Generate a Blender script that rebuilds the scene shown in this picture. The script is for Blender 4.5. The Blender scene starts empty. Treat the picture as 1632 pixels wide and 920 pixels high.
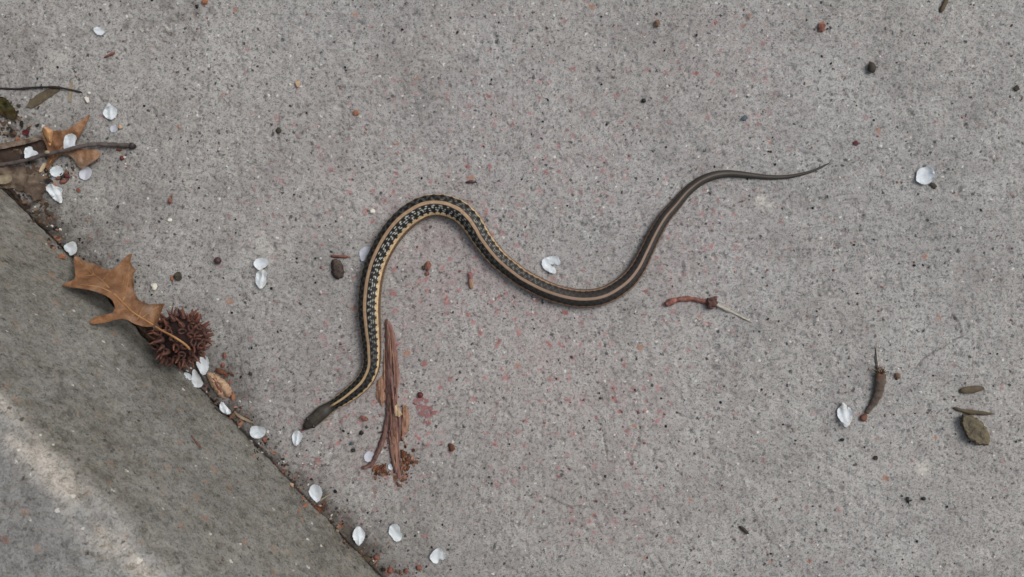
import bpy, bmesh, math, random
import numpy as np
from mathutils import Vector, Matrix
from mathutils.geometry import delaunay_2d_cdt

R = math.radians
sc = bpy.context.scene
C = sc.collection
rnd = random.Random(7)
rng = np.random.default_rng(11)

# ------------------------------------------------------------------ camera, sky, sun, exposure
S = 0.00032            # metres per photo pixel on the pavement
H = 0.471              # camera height
CX, CY = 816.0, 460.0
cam_d = bpy.data.cameras.new('camera')
cam = bpy.data.objects.new('camera', cam_d)
C.objects.link(cam)
cam.location = (0, 0, H)
cam_d.sensor_width = 36
cam_d.lens = 18 * H / (816 * S)
cam_d.clip_start = 0.01
cam_d.clip_end = 200
cam_d.dof.use_dof = True
cam_d.dof.focus_distance = H - 0.004
cam_d.dof.aperture_fstop = 22
sc.camera = cam

SUN_EL, SUN_AZ = 52, 28      # azimuth measured from +x towards +y
w = bpy.data.worlds.new('World')
sc.world = w
w.use_nodes = True
wn = w.node_tree
for n in list(wn.nodes):
    wn.nodes.remove(n)
sky = wn.nodes.new('ShaderNodeTexSky')
sky.sky_type = 'NISHITA'
sky.sun_disc = False
sky.sun_elevation = R(SUN_EL)
sky.sun_rotation = R(90 - SUN_AZ)
sky.dust_density = 6
sky.air_density = 1.5
hs = wn.nodes.new('ShaderNodeHueSaturation')
hs.inputs['Saturation'].default_value = 0.48
bg = wn.nodes.new('ShaderNodeBackground')
bg.inputs['Strength'].default_value = 0.105
wo = wn.nodes.new('ShaderNodeOutputWorld')
wn.links.new(sky.outputs[0], hs.inputs['Color'])
wn.links.new(hs.outputs[0], bg.inputs['Color'])
wn.links.new(bg.outputs[0], wo.inputs['Surface'])

sun_d = bpy.data.lights.new('sun', 'SUN')
sun_d.energy = 1.38
sun_d.angle = R(27)
sun_d.color = (1.0, 0.985, 0.965)
sun = bpy.data.objects.new('sun', sun_d)
C.objects.link(sun)
sd = Vector((math.cos(R(SUN_EL)) * math.cos(R(SUN_AZ)), math.cos(R(SUN_EL)) * math.sin(R(SUN_AZ)), math.sin(R(SUN_EL))))
sun.rotation_euler = sd.to_track_quat('Z', 'Y').to_euler()
sun.location = sd * 3

sc.view_settings.view_transform = 'Standard'
sc.view_settings.look = 'None'
sc.view_settings.gamma = 1
sc.view_settings.exposure = 0.02
sc.view_settings.use_curve_mapping = False

# ------------------------------------------------------------------ helpers: colour, noise, pixel -> place
def lin(r, g, b):
    def f(c):
        c /= 255.0
        return c / 12.92 if c <= 0.04045 else ((c + 0.055) / 1.055) ** 2.4
    return (f(r), f(g), f(b))

def hash2(ix, iy, seed):
    n = (ix.astype(np.int64) * 374761393 + iy.astype(np.int64) * 668265263 + seed * 2147483647) & 0xffffffff
    n = ((n ^ (n >> 13)) * 1274126177) & 0xffffffff
    n = n ^ (n >> 16)
    return (n & 0xffff) / 65535.0

def noise2(x, y, seed=0):
    x = np.asarray(x, float); y = np.asarray(y, float)
    ix = np.floor(x); iy = np.floor(y)
    fx = x - ix; fy = y - iy
    fx = fx * fx * (3 - 2 * fx); fy = fy * fy * (3 - 2 * fy)
    a = hash2(ix, iy, seed); b = hash2(ix + 1, iy, seed)
    c = hash2(ix, iy + 1, seed); d = hash2(ix + 1, iy + 1, seed)
    return (a + (b - a) * fx) * (1 - fy) + (c + (d - c) * fx) * fy - 0.5

def fbm(x, y, seed=0, n=3):
    v = 0; a = 1.0
    for i in range(n):
        v = v + a * noise2(np.asarray(x) * 2 ** i, np.asarray(y) * 2 ** i, seed + 17 * i)
        a *= 0.5
    return v

# the joint between pavement and kerb: a straight line, JN points towards the pavement
JD = (0.697, -0.717)                  # along the joint in world x, y
JN = (0.717, 0.697)                   # normal towards the pavement (world)
J0 = ((0 - CX) * S, (CY - 297) * S)   # a point on the joint
D0 = -(J0[0] * JN[0] + J0[1] * JN[1])  # distance of the joint from under the camera
BAT = 0.19                            # batter of the kerb face
KH = 0.118                            # kerb height

def jd(x, y):
    return (np.asarray(x) - J0[0]) * JN[0] + (np.asarray(y) - J0[1]) * JN[1]

def jt(x, y):
    return (np.asarray(x) - J0[0]) * JD[0] + (np.asarray(y) - J0[1]) * JD[1]

# ---- pavement relief on a fine grid
G = 0.0006
gx = np.arange(-0.2904, 0.2905, G)
gy = np.arange(-0.1704, 0.1705, G)
GX, GY = np.meshgrid(gx, gy)
HG = 0.00030 * fbm(GX / 0.0026, GY / 0.0026, 1, 2) + 0.00045 * fbm(GX / 0.010, GY / 0.010, 5, 2) + 0.0009 * noise2(GX / 0.09, GY / 0.09, 9)
DIRT = np.zeros_like(HG)
PALE = np.zeros_like(HG)

def splat(arr, x, y, rx, ry, ang, amp, p=1.0):
    m = max(rx, ry) * 1.3
    i0 = max(0, int((x - m - gx[0]) / G)); i1 = min(len(gx), int((x + m - gx[0]) / G) + 2)
    j0 = max(0, int((y - m - gy[0]) / G)); j1 = min(len(gy), int((y + m - gy[0]) / G) + 2)
    if i1 <= i0 or j1 <= j0:
        return
    dx = GX[j0:j1, i0:i1] - x; dy = GY[j0:j1, i0:i1] - y
    c, s = math.cos(ang), math.sin(ang)
    u = (dx * c + dy * s) / rx; v = (-dx * s + dy * c) / ry
    k = np.clip(1 - (u * u + v * v), 0, 1) ** p
    arr[j0:j1, i0:i1] += amp * k

for _ in range(5200):       # pits
    r = 0.0007 + 0.0009 * rnd.random() ** 2
    splat(HG, rnd.uniform(-.29, .29), rnd.uniform(-.17, .17), r * rnd.uniform(1, 2.0), r, rnd.uniform(0, 3.14), -rnd.uniform(.00025, .0008), 0.7)

def W(px, py, z=0.0):
    k = S * (H - z) / H
    return ((px - CX) * k, (CY - py) * k)

def groove(pts, wid, depth, dirt):
    for (a, b), (c, d) in zip(pts[:-1], pts[1:]):
        n = max(2, int(math.hypot(c - a, d - b) / 1.2))
        for i in range(n):
            t = i / n
            x, y = W(a + (c - a) * t, b + (d - b) * t)
            x += rnd.uniform(-.0003, .0003); y += rnd.uniform(-.0003, .0003)
            splat(HG, x, y, wid, wid, 0, -depth * .4, 1)
            splat(DIRT, x, y, wid, wid, 0, dirt, 1)

groove([(1456, 592), (1470, 575), (1485, 563), (1500, 556), (1510, 550), (1523, 541), (1532, 537), (1531, 525), (1525, 510), (1516, 500)], .0006, .0009, .28)
groove([(445, 180), (443, 215), (446, 240), (455, 250), (470, 262)], .0006, .0006, .18)
groove([(870, 790), (888, 800), (905, 808), (925, 807), (945, 810)], .0006, .0006, .2)
groove([(948, 665), (962, 690), (967, 735), (985, 740), (1005, 730), (1018, 700), (1020, 680)], .0007, .0005, .12)
groove([(655, 722), (668, 718), (688, 711)], .0005, .0006, .25)
groove([(1040, 880), (1055, 900), (1070, 922)], .0006, .0006, .2)
for (px, py, rr, a) in [(1215, 318, 16, .8), (1228, 332, 12, .5), (1470, 748, 22, .4), (1480, 752, 12, .3), (90, 92, 26, .25), (420, 392, 60, .14), (700, 60, 90, .08)]:
    x, y = W(px, py)
    for k in range(9):
        splat(PALE, x + rnd.gauss(0, rr * .35 * S), y + rnd.gauss(0, rr * .35 * S), rr * .6 * S, rr * .45 * S, rnd.random() * 3, a * .45, 1)
for (px, py, rr, a) in [(195, 20, 26, .5), (330, 22, 34, .5), (290, 30, 34, .4), (250, 12, 40, .4), (120, 60, 44, .3), (40, 60, 40, .3), (60, 110, 34, .3), (270, 105, 16, .15), (90, 40, 22, .15), (960, 745, 26, .2), (845, 720, 22, .12), (1030, 760, 18, .15), (1490, 80, 20, .1), (505, 745, 14, .4), (495, 740, 10, .3)]:
    x, y = W(px, py)
    for k in range(14):
        splat(DIRT, x + rnd.gauss(0, rr * .6 * S), y + rnd.gauss(0, rr * .6 * S), rr * .3 * S, rr * .2 * S, rnd.random() * 3, a * .5, 1)
# the open joint and the soil washed against the kerb
DD = jd(GX, GY); TT = jt(GX, GY)
wob = 0.0011 * fbm(TT / 0.012, TT * 0 + 3, 21, 3)
jw = 0.0009 + 0.0022 * np.clip(noise2(TT / 0.035, TT * 0, 33) + .15, 0, 1)
HG -= (0.0006 + 0.0028 * np.clip(noise2(TT / .022, TT * 0, 35) + .38, 0, 1)) * np.clip(1 - np.abs(DD + wob * .5) / jw, 0, 1) ** .5
DIRT += 1.1 * np.clip(1 - np.abs(DD) / (jw * 2.0), 0, 1)
soil = np.clip(1 - (DD - .001) / (0.008 + 0.020 * (noise2(TT / 0.05, TT * 0 + 2, 41) + .5)), 0, 1)
DIRT += soil ** 1.0 * (.62 + .9 * fbm(GX / .006, GY / .006, 51, 3))
broad = np.clip(1 - DD / 0.13, 0, 1)
DIRT += broad * (.30 + .50 * fbm(GX / .05, GY / .05, 61, 3))
DIRT += np.clip(fbm(GX / .045, GY / .045, 71, 4) - .1, 0, 1) * .30
DIRT = np.clip(DIRT, 0, 1); PALE = np.clip(PALE * (1 + fbm(GX / .004, GY / .004, 81, 2)), 0, 1)

PINK = np.zeros_like(HG)  # pink lens tint around mid-frame, painted into the pavement along with red grains
for (px, py, rr, a) in [(690, 470, 230, .9), (880, 620, 240, .8), (620, 640, 170, .7), (800, 250, 240, .55), (1080, 420, 200, .5), (540, 330, 160, .4), (1150, 120, 160, .3)]:
    x, y = W(px, py)
    PINK = np.maximum(PINK, a * np.exp(-((GX - x) ** 2 + (GY - y) ** 2) / (rr * S) ** 2 * 1.2))
PINK = np.clip(PINK * (1 + 1.3 * fbm(GX / .03, GY / .03, 91, 4)), .06, 1)
for _ in range(60):      # litter stain at the heap of leaves
    x, y = W(rnd.uniform(-20, 80), rnd.uniform(190, 330))
    splat(DIRT, x, y, rnd.uniform(.002, .006), rnd.uniform(.001, .004), rnd.random() * 3, rnd.uniform(.15, .5), 1)
DIRT = np.clip(DIRT, 0, 1)

def hz(x, y):
    i = min(max(int(round((x - gx[0]) / G)), 1), len(gx) - 2)
    j = min(max(int(round((y - gy[0]) / G)), 1), len(gy) - 2)
    return float(np.median(HG[j - 1:j + 2, i - 1:i + 2]))

def zsurf(px, py):
    """height of pavement or kerb face along the sight line of a pixel"""
    x, y = W(px, py)
    D = -(x * JN[0] + y * JN[1])
    if D <= D0:
        return max(-0.0006, hz(x, y))
    z = (D - D0) / (D / H + BAT)
    return min(z, KH)

def P(px, py, dz=0.0):
    """point dz above the surface seen at a pixel (kept on the pixel's sight line)"""
    z = zsurf(px, py) + dz
    x, y = W(px, py, z)
    return Vector((x, y, z))

def PZ(px, py, z):
    x, y = W(px, py, z)
    return Vector((x, y, z))

# ------------------------------------------------------------------ materials
class NT:
    def __init__(s, name):
        s.m = bpy.data.materials.new(name); s.m.use_nodes = True
        s.t = s.m.node_tree
        s.b = s.t.nodes['Principled BSDF']
    def n(s, kind, **kw):
        o = s.t.nodes.new('ShaderNode' + kind)
        for k, v in kw.items():
            setattr(o, k, v)
        return o
    def put(s, sock, v):
        if hasattr(v, 'is_linked') or isinstance(v, bpy.types.NodeSocket):
            s.t.links.new(v, sock)
        else:
            if isinstance(v, (tuple, list)) and len(v) == 3 and sock.type == 'RGBA':
                v = (*v, 1)
            sock.default_value = v
    def math(s, op, a, b=0.0, clamp=False):
        o = s.n('Math', operation=op, use_clamp=clamp)
        s.put(o.inputs[0], a); s.put(o.inputs[1], b)
        return o.outputs[0]
    def mix(s, f, a, b, kind='MIX'):
        o = s.n('Mix', data_type='RGBA', blend_type=kind)
        s.put(o.inputs[0], f); s.put(o.inputs[6], a); s.put(o.inputs[7], b)
        return o.outputs[2]
    def coords(s):
        return s.n('TexCoord').outputs['Object']
    def scale(s, v, k):
        o = s.n('VectorMath', operation='MULTIPLY'); s.put(o.inputs[0], v)
        o.inputs[1].default_value = k if isinstance(k, tuple) else (k, k, k)
        return o.outputs[0]
    def noise(s, v, sc_, det=3.0, rough=.55, col=False):
        o = s.n('TexNoise'); s.put(o.inputs['Vector'], v)
        o.inputs['Scale'].default_value = sc_; o.inputs['Detail'].default_value = det; o.inputs['Roughness'].default_value = rough
        return o.outputs['Color' if col else 'Fac']
    def ramp(s, f, lo, hi, a=0.0, b=1.0):
        o = s.n('MapRange'); o.clamp = True
        s.put(o.inputs[0], f)
        for i, v in enumerate((lo, hi, a, b)):
            s.put(o.inputs[1 + i], v)
        return o.outputs[0]
    def warp(s, v, sc_, amt):
        c = s.noise(v, sc_, 2.0, .5, True)
        o = s.n('VectorMath', operation='SUBTRACT'); s.put(o.inputs[0], c); o.inputs[1].default_value = (.5, .5, .5)
        q = s.scale(o.outputs[0], amt)
        a = s.n('VectorMath', operation='ADD'); s.put(a.inputs[0], v); s.put(a.inputs[1], q)
        return a.outputs[0]
    def specks(s, v, cell, gate, r0, r1, soft=.08):
        """irregular grains: cell size in m, share of cells filled, radius in cell units"""
        o = s.n('TexVoronoi', voronoi_dimensions='2D' if s.flat else '3D'); s.put(o.inputs['Vector'], v); o.inputs['Scale'].default_value = 1 / cell
        sp = s.n('SeparateColor'); s.put(sp.inputs[0], o.outputs['Color'])
        g = s.math('LESS_THAN', sp.outputs[0], gate)
        r = s.math('MULTIPLY', s.ramp(sp.outputs[1], 0, 1, r0, r1), g)
        return s.math('DIVIDE', s.math('SUBTRACT', r, o.outputs['Distance']), soft, True), sp.outputs[2]
    flat = True
    def bump(s, h, dist, strength=1.0):
        o = s.n('Bump'); o.inputs['Strength'].default_value = strength; o.inputs['Distance'].default_value = dist
        s.put(o.inputs['Height'], h)
        s.t.links.new(o.outputs[0], s.b.inputs['Normal'])
    def done(s, col, rough=.85, spec=.3):
        s.put(s.b.inputs['Base Color'], col)
        s.put(s.b.inputs['Roughness'], rough)
        s.b.inputs['Specular IOR Level'].default_value = spec
        return s.m

def concrete(name, c0, c1, flat, kerb=False):
    t = NT(name); t.flat = flat
    co = t.coords()
    wc = t.warp(t.warp(co, 330, .0045), 1100, .0022)
    wf = t.warp(co, 900, .0024)
    big = t.noise(co, 14, 4, .55)
    mid = t.noise(co, 70, 4, .6)
    fine = t.noise(co, 1250, 3, .7)
    grain = t.noise(t.warp(co, 300, .003), 620, 4, .72)
    hue = t.noise(co, 5, 2, .5)
    patch = t.noise(co, 190, 5, .7)
    def grains(c_, a, b, l):
        c_ = t.mix(t.ramp(patch, .46, .66, 0, .42), c_, (.52, .51, .50), 'MULTIPLY')
        c_ = t.mix(t.ramp(t.noise(t.warp(co, 40, .02), 24, 5, .65), .48, .70, 0, .42), c_, (.58, .57, .57), 'MULTIPLY')
        c_ = t.mix(t.ramp(grain, .51, .62, 0, a), c_, (.36, .36, .36), 'MULTIPLY')
        c_ = t.mix(t.ramp(fine, .54, .66, 0, b), c_, (.24, .24, .25), 'MULTIPLY')
        return t.mix(t.ramp(fine, .44, .30, 0, l), c_, (1.4, 1.4, 1.4), 'MULTIPLY')
    col = t.mix(t.ramp(big, .3, .7), c0, c1)
    col = t.mix(t.ramp(hue, .35, .65, 0, .5), col, tuple(x * y for x, y in zip(c1, (1.02, .99, .94))))
    col = t.mix(t.ramp(mid, .40, .72, 0, .40), col, tuple(x * .74 for x in c0))
    if kerb:
        at = t.n('Attribute', attribute_name='face').outputs['Fac']
        st = t.warp(co, 60, .01)
        rot = t.n('Mapping'); t.put(rot.inputs['Vector'], st)
        rot.inputs['Rotation'].default_value = (0, 0, math.atan2(.717, .697))
        rot.inputs['Scale'].default_value = (18, 110, 60)
        streak = t.noise(rot.outputs[0], 1.0, 4, .6)
        grime = t.math('MULTIPLY', at, t.ramp(streak, .25, .75, .35, .95))
        col = t.mix(t.math('MULTIPLY', grime, .8), col, lin(104, 101, 90))
        wear = t.n('Attribute', attribute_name='wear').outputs['Fac']
        col = t.mix(wear, col, lin(176, 170, 162))
        blot = t.ramp(t.noise(rot.outputs[0], 2.2, 5, .7), .48, .70, 0, .60)
        col = t.mix(t.math('MULTIPLY', blot, at), col, lin(70, 64, 54))
        tan_ = t.ramp(t.noise(rot.outputs[0], 3.1, 5, .75), .57, .70, 0, .5)
        col = t.mix(tan_, col, lin(140, 124, 98))
        coarse = t.noise(t.warp(co, 150, .006), 240, 6, .78)
        col = t.mix(t.ramp(coarse, .50, .60, 0, .62), col, (.52, .51, .47), 'MULTIPLY')
        col = t.mix(t.ramp(coarse, .46, .36, 0, .5), col, (1.32, 1.30, 1.24), 'MULTIPLY')
        col = grains(col, .60, .60, .55)
        m, rr = t.specks(wc, .0070, .50, .10, .34, .12)
        col = t.mix(t.math('MULTIPLY', m, .34), col, lin(150, 112, 84))
        m, rr = t.specks(wc, .015, .50, .08, .22, .06)
        col = t.mix(t.math('MULTIPLY', m, .36), col, lin(136, 90, 70))
        m, rr = t.specks(wf, .0050, .26, .08, .24)
        col = t.mix(t.math('MULTIPLY', m, .8), col, lin(196, 194, 186))
        m, rr = t.specks(wf, .0042, .45, .10, .26)
        col = t.mix(t.math('MULTIPLY', m, .7), col, lin(44, 42, 38))
    else:
        dirt = t.n('Attribute', attribute_name='dirt').outputs['Fac']
        pale = t.n('Attribute', attribute_name='pale').outputs['Fac']
        col = t.mix(t.math('MULTIPLY', dirt, .86), col, lin(62, 56, 48))
        col = grains(col, .68, .76, .52)
        # brick-red grains plus a painted pink lens tint, both following the pink mask
        grain_lens_tint = t.n('Attribute', attribute_name='pink').outputs['Fac']
        col = t.mix(t.math('MULTIPLY', grain_lens_tint, t.ramp(mid, .3, .7, .02, .26)), col, lin(168, 138, 138))
        m, rr = t.specks(wc, .0056, .66, .04, .30, .12)
        col = t.mix(t.math('MULTIPLY', t.math('MULTIPLY', m, t.ramp(grain_lens_tint, 0, .6, .05, 1)), .66), col, lin(158, 104, 102))
        m, rr = t.specks(wc, .0125, .50, .03, .13, .06)
        col = t.mix(t.math('MULTIPLY', t.math('MULTIPLY', m, t.ramp(grain_lens_tint, 0, .5, .35, 1)), .78), col, lin(146, 84, 80))
        m, rr = t.specks(wc, .030, .40, .02, .075, .03)
        col = t.mix(t.math('MULTIPLY', m, .7), col, lin(150, 106, 82))
        clus = t.ramp(t.noise(co, 55, 4, .65), .36, .62, .25, 1)
        # black and blue-black grains
        m, rr = t.specks(wf, .0070, .60, .01, .13, .05)
        col = t.mix(t.math('MULTIPLY', m, .85), col, lin(36, 36, 42))
        m, rr = t.specks(wf, .0030, .50, .05, .26, .09)
        col = t.mix(t.math('MULTIPLY', t.math('MULTIPLY', m, clus), .70), col, lin(62, 61, 60))
        m, rr = t.specks(t.warp(co, 700, .003), .0047, .42, .05, .22, .07)
        col = t.mix(t.math('MULTIPLY', t.math('MULTIPLY', m, clus), .78), col, lin(46, 45, 46))
        col = t.mix(t.math('MULTIPLY', pale, t.ramp(grain, .62, .42, .25, .9)), col, lin(190, 186, 178))
        # pale quartz
        m, rr = t.specks(wf, .0052, .32, .02, .13, .05)
        col = t.mix(t.math('MULTIPLY', m, .8), col, lin(206, 205, 201))
    bh = t.math('ADD', t.math('MULTIPLY', grain, .7), t.math('MULTIPLY', fine, .3))
    t.bump(bh, .0007, .6)
    return t.done(col, .92, .25)

def simple(name, c0, c1, nscale=300, rough=.8, spec=.3, bump=.0003, c2=None, stretch=None, lo=.35, hi=.65):
    t = NT(name)
    co = t.coords()
    v = t.scale(co, stretch) if stretch else co
    a = t.noise(v, nscale, 4, .6)
    col = t.mix(t.ramp(a, lo, hi), c0, c1)
    if c2:
        col = t.mix(t.ramp(t.noise(v, nscale * .37, 3, .6), .52, .68), col, c2)
    ri = t.n('ObjectInfo').outputs['Random']
    col = t.mix(t.ramp(ri, 0, 1, 0, .25), col, tuple(x * .6 for x in c0))
    if bump:
        t.bump(t.noise(v, nscale * 2, 3, .6), bump, .7)
    return t.done(col, rough, spec)

def attr_mat(name, rough=.6, spec=.4, bump=None):
    t = NT(name)
    a = t.n('Attribute', attribute_name='Col').outputs['Color']
    if bump:
        t.bump(t.noise(t.coords(), bump[0], 3, .6), bump[1], .7)
    return t.done(a, rough, spec)

M = {}
M['pavement'] = concrete('pavement_concrete', lin(152, 151, 150), lin(168, 168, 167), True)
M['kerb'] = concrete('kerb_concrete', lin(130, 130, 130), lin(150, 150, 148), False, True)
M['soil'] = simple('verge_soil', lin(62, 54, 42), lin(92, 82, 66), 200, .95)
M['snake'] = attr_mat('snake_scales', .48, .26)
M['eye'] = simple('snake_eye', (.006, .005, .005), (.01, .008, .006), 300, .15, .6, 0)
M['grit'] = attr_mat('grit_grains', .8, .3)

def petal_mat(name, c, k):
    t = NT(name)
    co = t.coords()
    v = t.noise(t.scale(co, (1, .35, 1)), 900, 3, .6)
    col = t.mix(t.ramp(v, .3, .7), c, tuple(min(.95, x * 1.08) for x in c))
    col = t.mix(t.ramp(t.noise(co, 260, 3, .6), .58, .80, 0, .35), col, tuple(x * y for x, y in zip(c, k)))
    ri = t.n('ObjectInfo').outputs['Random']
    col = t.mix(t.math('MULTIPLY', t.ramp(ri, .4, 1, 0, .8), t.ramp(t.noise(co, 330, 4, .65), .50, .68)), col, tuple(x * y for x, y in zip(c, (.86, .74, .60))))
    t.bump(v, .00025, .6)
    t.b.inputs['Subsurface Weight'].default_value = .12
    t.b.inputs['Subsurface Radius'].default_value = (.0008, .0008, .0008)
    t.b.inputs['Subsurface Scale'].default_value = 1.0
    return t.done(col, .6, .3)
M['petal'] = petal_mat('petal_white', (.53, .575, .61), (.80, .78, .74))
M['petal_old'] = petal_mat('petal_wilted', (.43, .45, .51), (.82, .74, .68))
def oak_mat():
    t = NT('oak_leaf_tan'); co = t.coords()
    a = t.noise(t.warp(co, 120, .006), 85, 5, .65)
    b = t.noise(co, 420, 4, .65)
    col = t.mix(t.ramp(a, .35, .66), lin(98, 67, 46), lin(142, 104, 72))
    col = t.mix(t.ramp(t.noise(co, 46, 4, .6), .50, .66, 0, .8), col, lin(140, 120, 104))
    col = t.mix(t.ramp(b, .52, .70, 0, .5), col, lin(86, 56, 40))
    col = t.mix(t.ramp(t.noise(co, 1100, 2, .6), .60, .72, 0, .5), col, lin(70, 46, 36))
    t.bump(t.math('ADD', b, t.noise(co, 1300, 3, .6)), .0006, .6)
    return t.done(col, t.ramp(a, .3, .7, .7, .48), .35)
M['oak'] = oak_mat()
M['oak_pale'] = simple('oak_leaf_underside', lin(188, 148, 108), lin(168, 126, 88), 160, .7, .3, .0003)
M['vein'] = simple('leaf_vein', lin(168, 128, 86), lin(146, 106, 68), 200, .6, .3, .0002)
M['dead'] = simple('dead_leaf_grey', lin(126, 112, 98), lin(88, 76, 66), 260, .85, .2, .0010, lin(76, 62, 54))
M['darkleaf'] = simple('dead_leaf_dark', lin(66, 52, 44), lin(46, 37, 32), 180, .75, .3, .0004)
M['green'] = simple('leaf_scrap_green', lin(48, 54, 30), lin(78, 62, 36), 110, .8, .2, .0006, lin(32, 34, 22))
M['olive'] = simple('leaf_scrap_olive', lin(98, 88, 72), lin(76, 68, 56), 220, .85, .2, .0003, lin(92, 80, 50))
M['twig'] = simple('twig_bark_grey', lin(94, 86, 84), lin(66, 58, 56), 380, .8, .3, .0004)
M['twigdark'] = simple('twig_bark_dark', lin(54, 46, 44), lin(36, 31, 32), 380, .75, .3, .0003)
M['straw'] = simple('dry_straw', lin(150, 138, 116), lin(122, 110, 92), 300, .8, .3, .0003)
M['whitestem'] = simple('dry_white_stem', lin(186, 180, 168), lin(150, 142, 130), 400, .7, .3, .0002)
WS = (1, .12, 1)
M['bark'] = simple('rotten_wood', lin(126, 98, 92), lin(84, 62, 60), 1100, .85, .2, .0010, lin(130, 98, 86), WS)
M['barkred'] = simple('rotten_wood_red', lin(148, 114, 104), lin(106, 78, 74), 1100, .85, .2, .0010, lin(168, 130, 110), WS)
M['barktan'] = simple('rotten_wood_tan', lin(160, 126, 104), lin(128, 96, 82), 1100, .85, .2, .0008, lin(176, 148, 120), WS)
M['barkpale'] = simple('rotten_wood_pale', lin(186, 168, 138), lin(160, 138, 110), 700, .85, .2, .0004, None, WS)
M['rust'] = simple('wood_crumb_rust', lin(110, 74, 56), lin(78, 52, 42), 900, .9, .2, .0010, lin(132, 96, 74))
M['redchip'] = simple('red_brown_chip', lin(130, 88, 76), lin(92, 60, 54), 900, .8, .3, .0004, lin(156, 104, 84))
M['orange'] = simple('orange_crumb', lin(154, 106, 78), lin(120, 80, 60), 900, .8, .3, .0004)
M['pinkflake'] = simple('pink_flake', lin(150, 108, 108), lin(128, 88, 90), 700, .9, .2, .0004, lin(150, 138, 136))
M['darkred'] = simple('dark_red_seed', lin(96, 34, 38), lin(72, 28, 32), 500, .55, .4, .0002)
M['plum'] = simple('dark_seed', lin(74, 50, 50), lin(54, 38, 40), 400, .5, .4, .0002)
M['stone_olive'] = simple('olive_stone', lin(112, 104, 88), lin(92, 85, 72), 450, .95, .15, .0012, lin(124, 112, 88))
M['stone_dark'] = simple('dark_pebble', lin(72, 66, 58), lin(46, 42, 38), 500, .8, .3, .0004)
M['stone_black'] = simple('black_pebble', lin(30, 29, 29), lin(20, 20, 22), 500, .6, .4, .0003)
M['stone_white'] = simple('white_chip', lin(214, 210, 200), lin(190, 184, 174), 500, .7, .4, .0003)
M['stone_brown'] = simple('brown_pebble', lin(122, 98, 80), lin(92, 72, 60), 500, .8, .3, .0004)
M['stone_blue'] = simple('blue_grey_pebble', lin(92, 104, 110), lin(70, 80, 88), 500, .7, .3, .0003)
M['bud'] = simple('dry_bud_brown', lin(88, 78, 72), lin(58, 50, 46), 900, .9, .15, .0014, lin(108, 96, 88))
M['catkin'] = simple('catkin_grey', lin(104, 94, 86), lin(76, 66, 60), 600, .9, .2, .0006, lin(112, 84, 72))
M['catkin_tip'] = simple('catkin_tip_red', lin(126, 88, 72), lin(100, 66, 54), 500, .8, .3, .0004)
M['fuzz'] = simple('catkin_fuzz', lin(92, 80, 60), lin(64, 54, 40), 500, .95, .1, .0004)
M['redtwig'] = simple('red_stalk', lin(136, 92, 82), lin(98, 64, 60), 700, .7, .3, .0004, lin(164, 106, 90))
M['knob'] = simple('stalk_knob_brown', lin(108, 82, 76), lin(70, 50, 46), 600, .85, .2, .0006)
M['husk'] = simple('seed_husk_tan', lin(184, 158, 132), lin(160, 132, 108), 380, .8, .25, .0005, lin(140, 104, 90))
M['huskin'] = simple('seed_husk_groove', lin(120, 72, 66), lin(92, 56, 52), 500, .85, .2, .0003)
M['gumcore'] = simple('gumball_core', lin(40, 28, 26), lin(24, 18, 17), 400, .85, .2, .0006)
def gum():
    t = NT('gumball_beak')
    co = t.coords()
    sp = t.n('SeparateXYZ'); t.put(sp.inputs[0], co)
    up = t.ramp(sp.outputs[2], .0005, .0065)
    ri = t.n('ObjectInfo').outputs['Random']
    base = t.mix(ri, lin(62, 42, 38), lin(76, 52, 46))
    tip = t.mix(ri, lin(134, 84, 64), lin(100, 64, 54))
    col = t.mix(up, base, tip)
    col = t.mix(t.ramp(t.noise(co, 900, 3, .6), .5, .7, 0, .6), col, lin(54, 32, 30))
    t.bump(t.noise(co, 1500, 3, .6), .0003, .6)
    return t.done(col, .6, .3)
M['beak'] = gum()

# ------------------------------------------------------------------ mesh builders
def tag(o, label=None, cat=None, group=None, kind=None):
    if label: o['label'] = label
    if cat: o['category'] = cat
    if group: o['group'] = group
    if kind: o['kind'] = kind
    return o

def link(name, me, mat, parent=None, loc=(0, 0, 0), smooth=True):
    o = bpy.data.objects.new(name, me)
    C.objects.link(o)
    if mat is not None and not me.materials:
        me.materials.append(M[mat] if isinstance(mat, str) else mat)
    if smooth:
        me.polygons.foreach_set('use_smooth', np.ones(len(me.polygons), bool))
    o.location = loc
    if parent:
        o.parent = parent
    return o

def grid_mesh(name, V, nu, nv, closed_v=False, attrs=None, keep=None):
    """V: (nu*nv,3), nu rows of nv"""
    idx = np.arange(nu * nv).reshape(nu, nv)
    if closed_v:
        idx = np.concatenate([idx, idx[:, :1]], 1)
    q = np.stack([idx[:-1, :-1], idx[:-1, 1:], idx[1:, 1:], idx[1:, :-1]], -1).reshape(-1, 4)
    if keep is not None:
        q = q[keep.reshape(-1)]
    me = bpy.data.meshes.new(name)
    me.vertices.add(len(V)); me.vertices.foreach_set('co', np.asarray(V, np.float32).ravel())
    me.loops.add(q.size); me.loops.foreach_set('vertex_index', q.ravel().astype(np.int32))
    me.polygons.add(len(q)); me.polygons.foreach_set('loop_start', np.arange(0, q.size, 4, dtype=np.int32))
    me.update(calc_edges=True)
    for k, a in (attrs or {}).items():
        if a.ndim == 1:
            at = me.attributes.new(k, 'FLOAT', 'POINT'); at.data.foreach_set('value', a.astype(np.float32))
        else:
            at = me.attributes.new(k, 'FLOAT_COLOR', 'POINT')
            at.data.foreach_set('color', np.concatenate([a, np.ones((len(a), 1))], 1).astype(np.float32).ravel())
    return me

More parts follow.
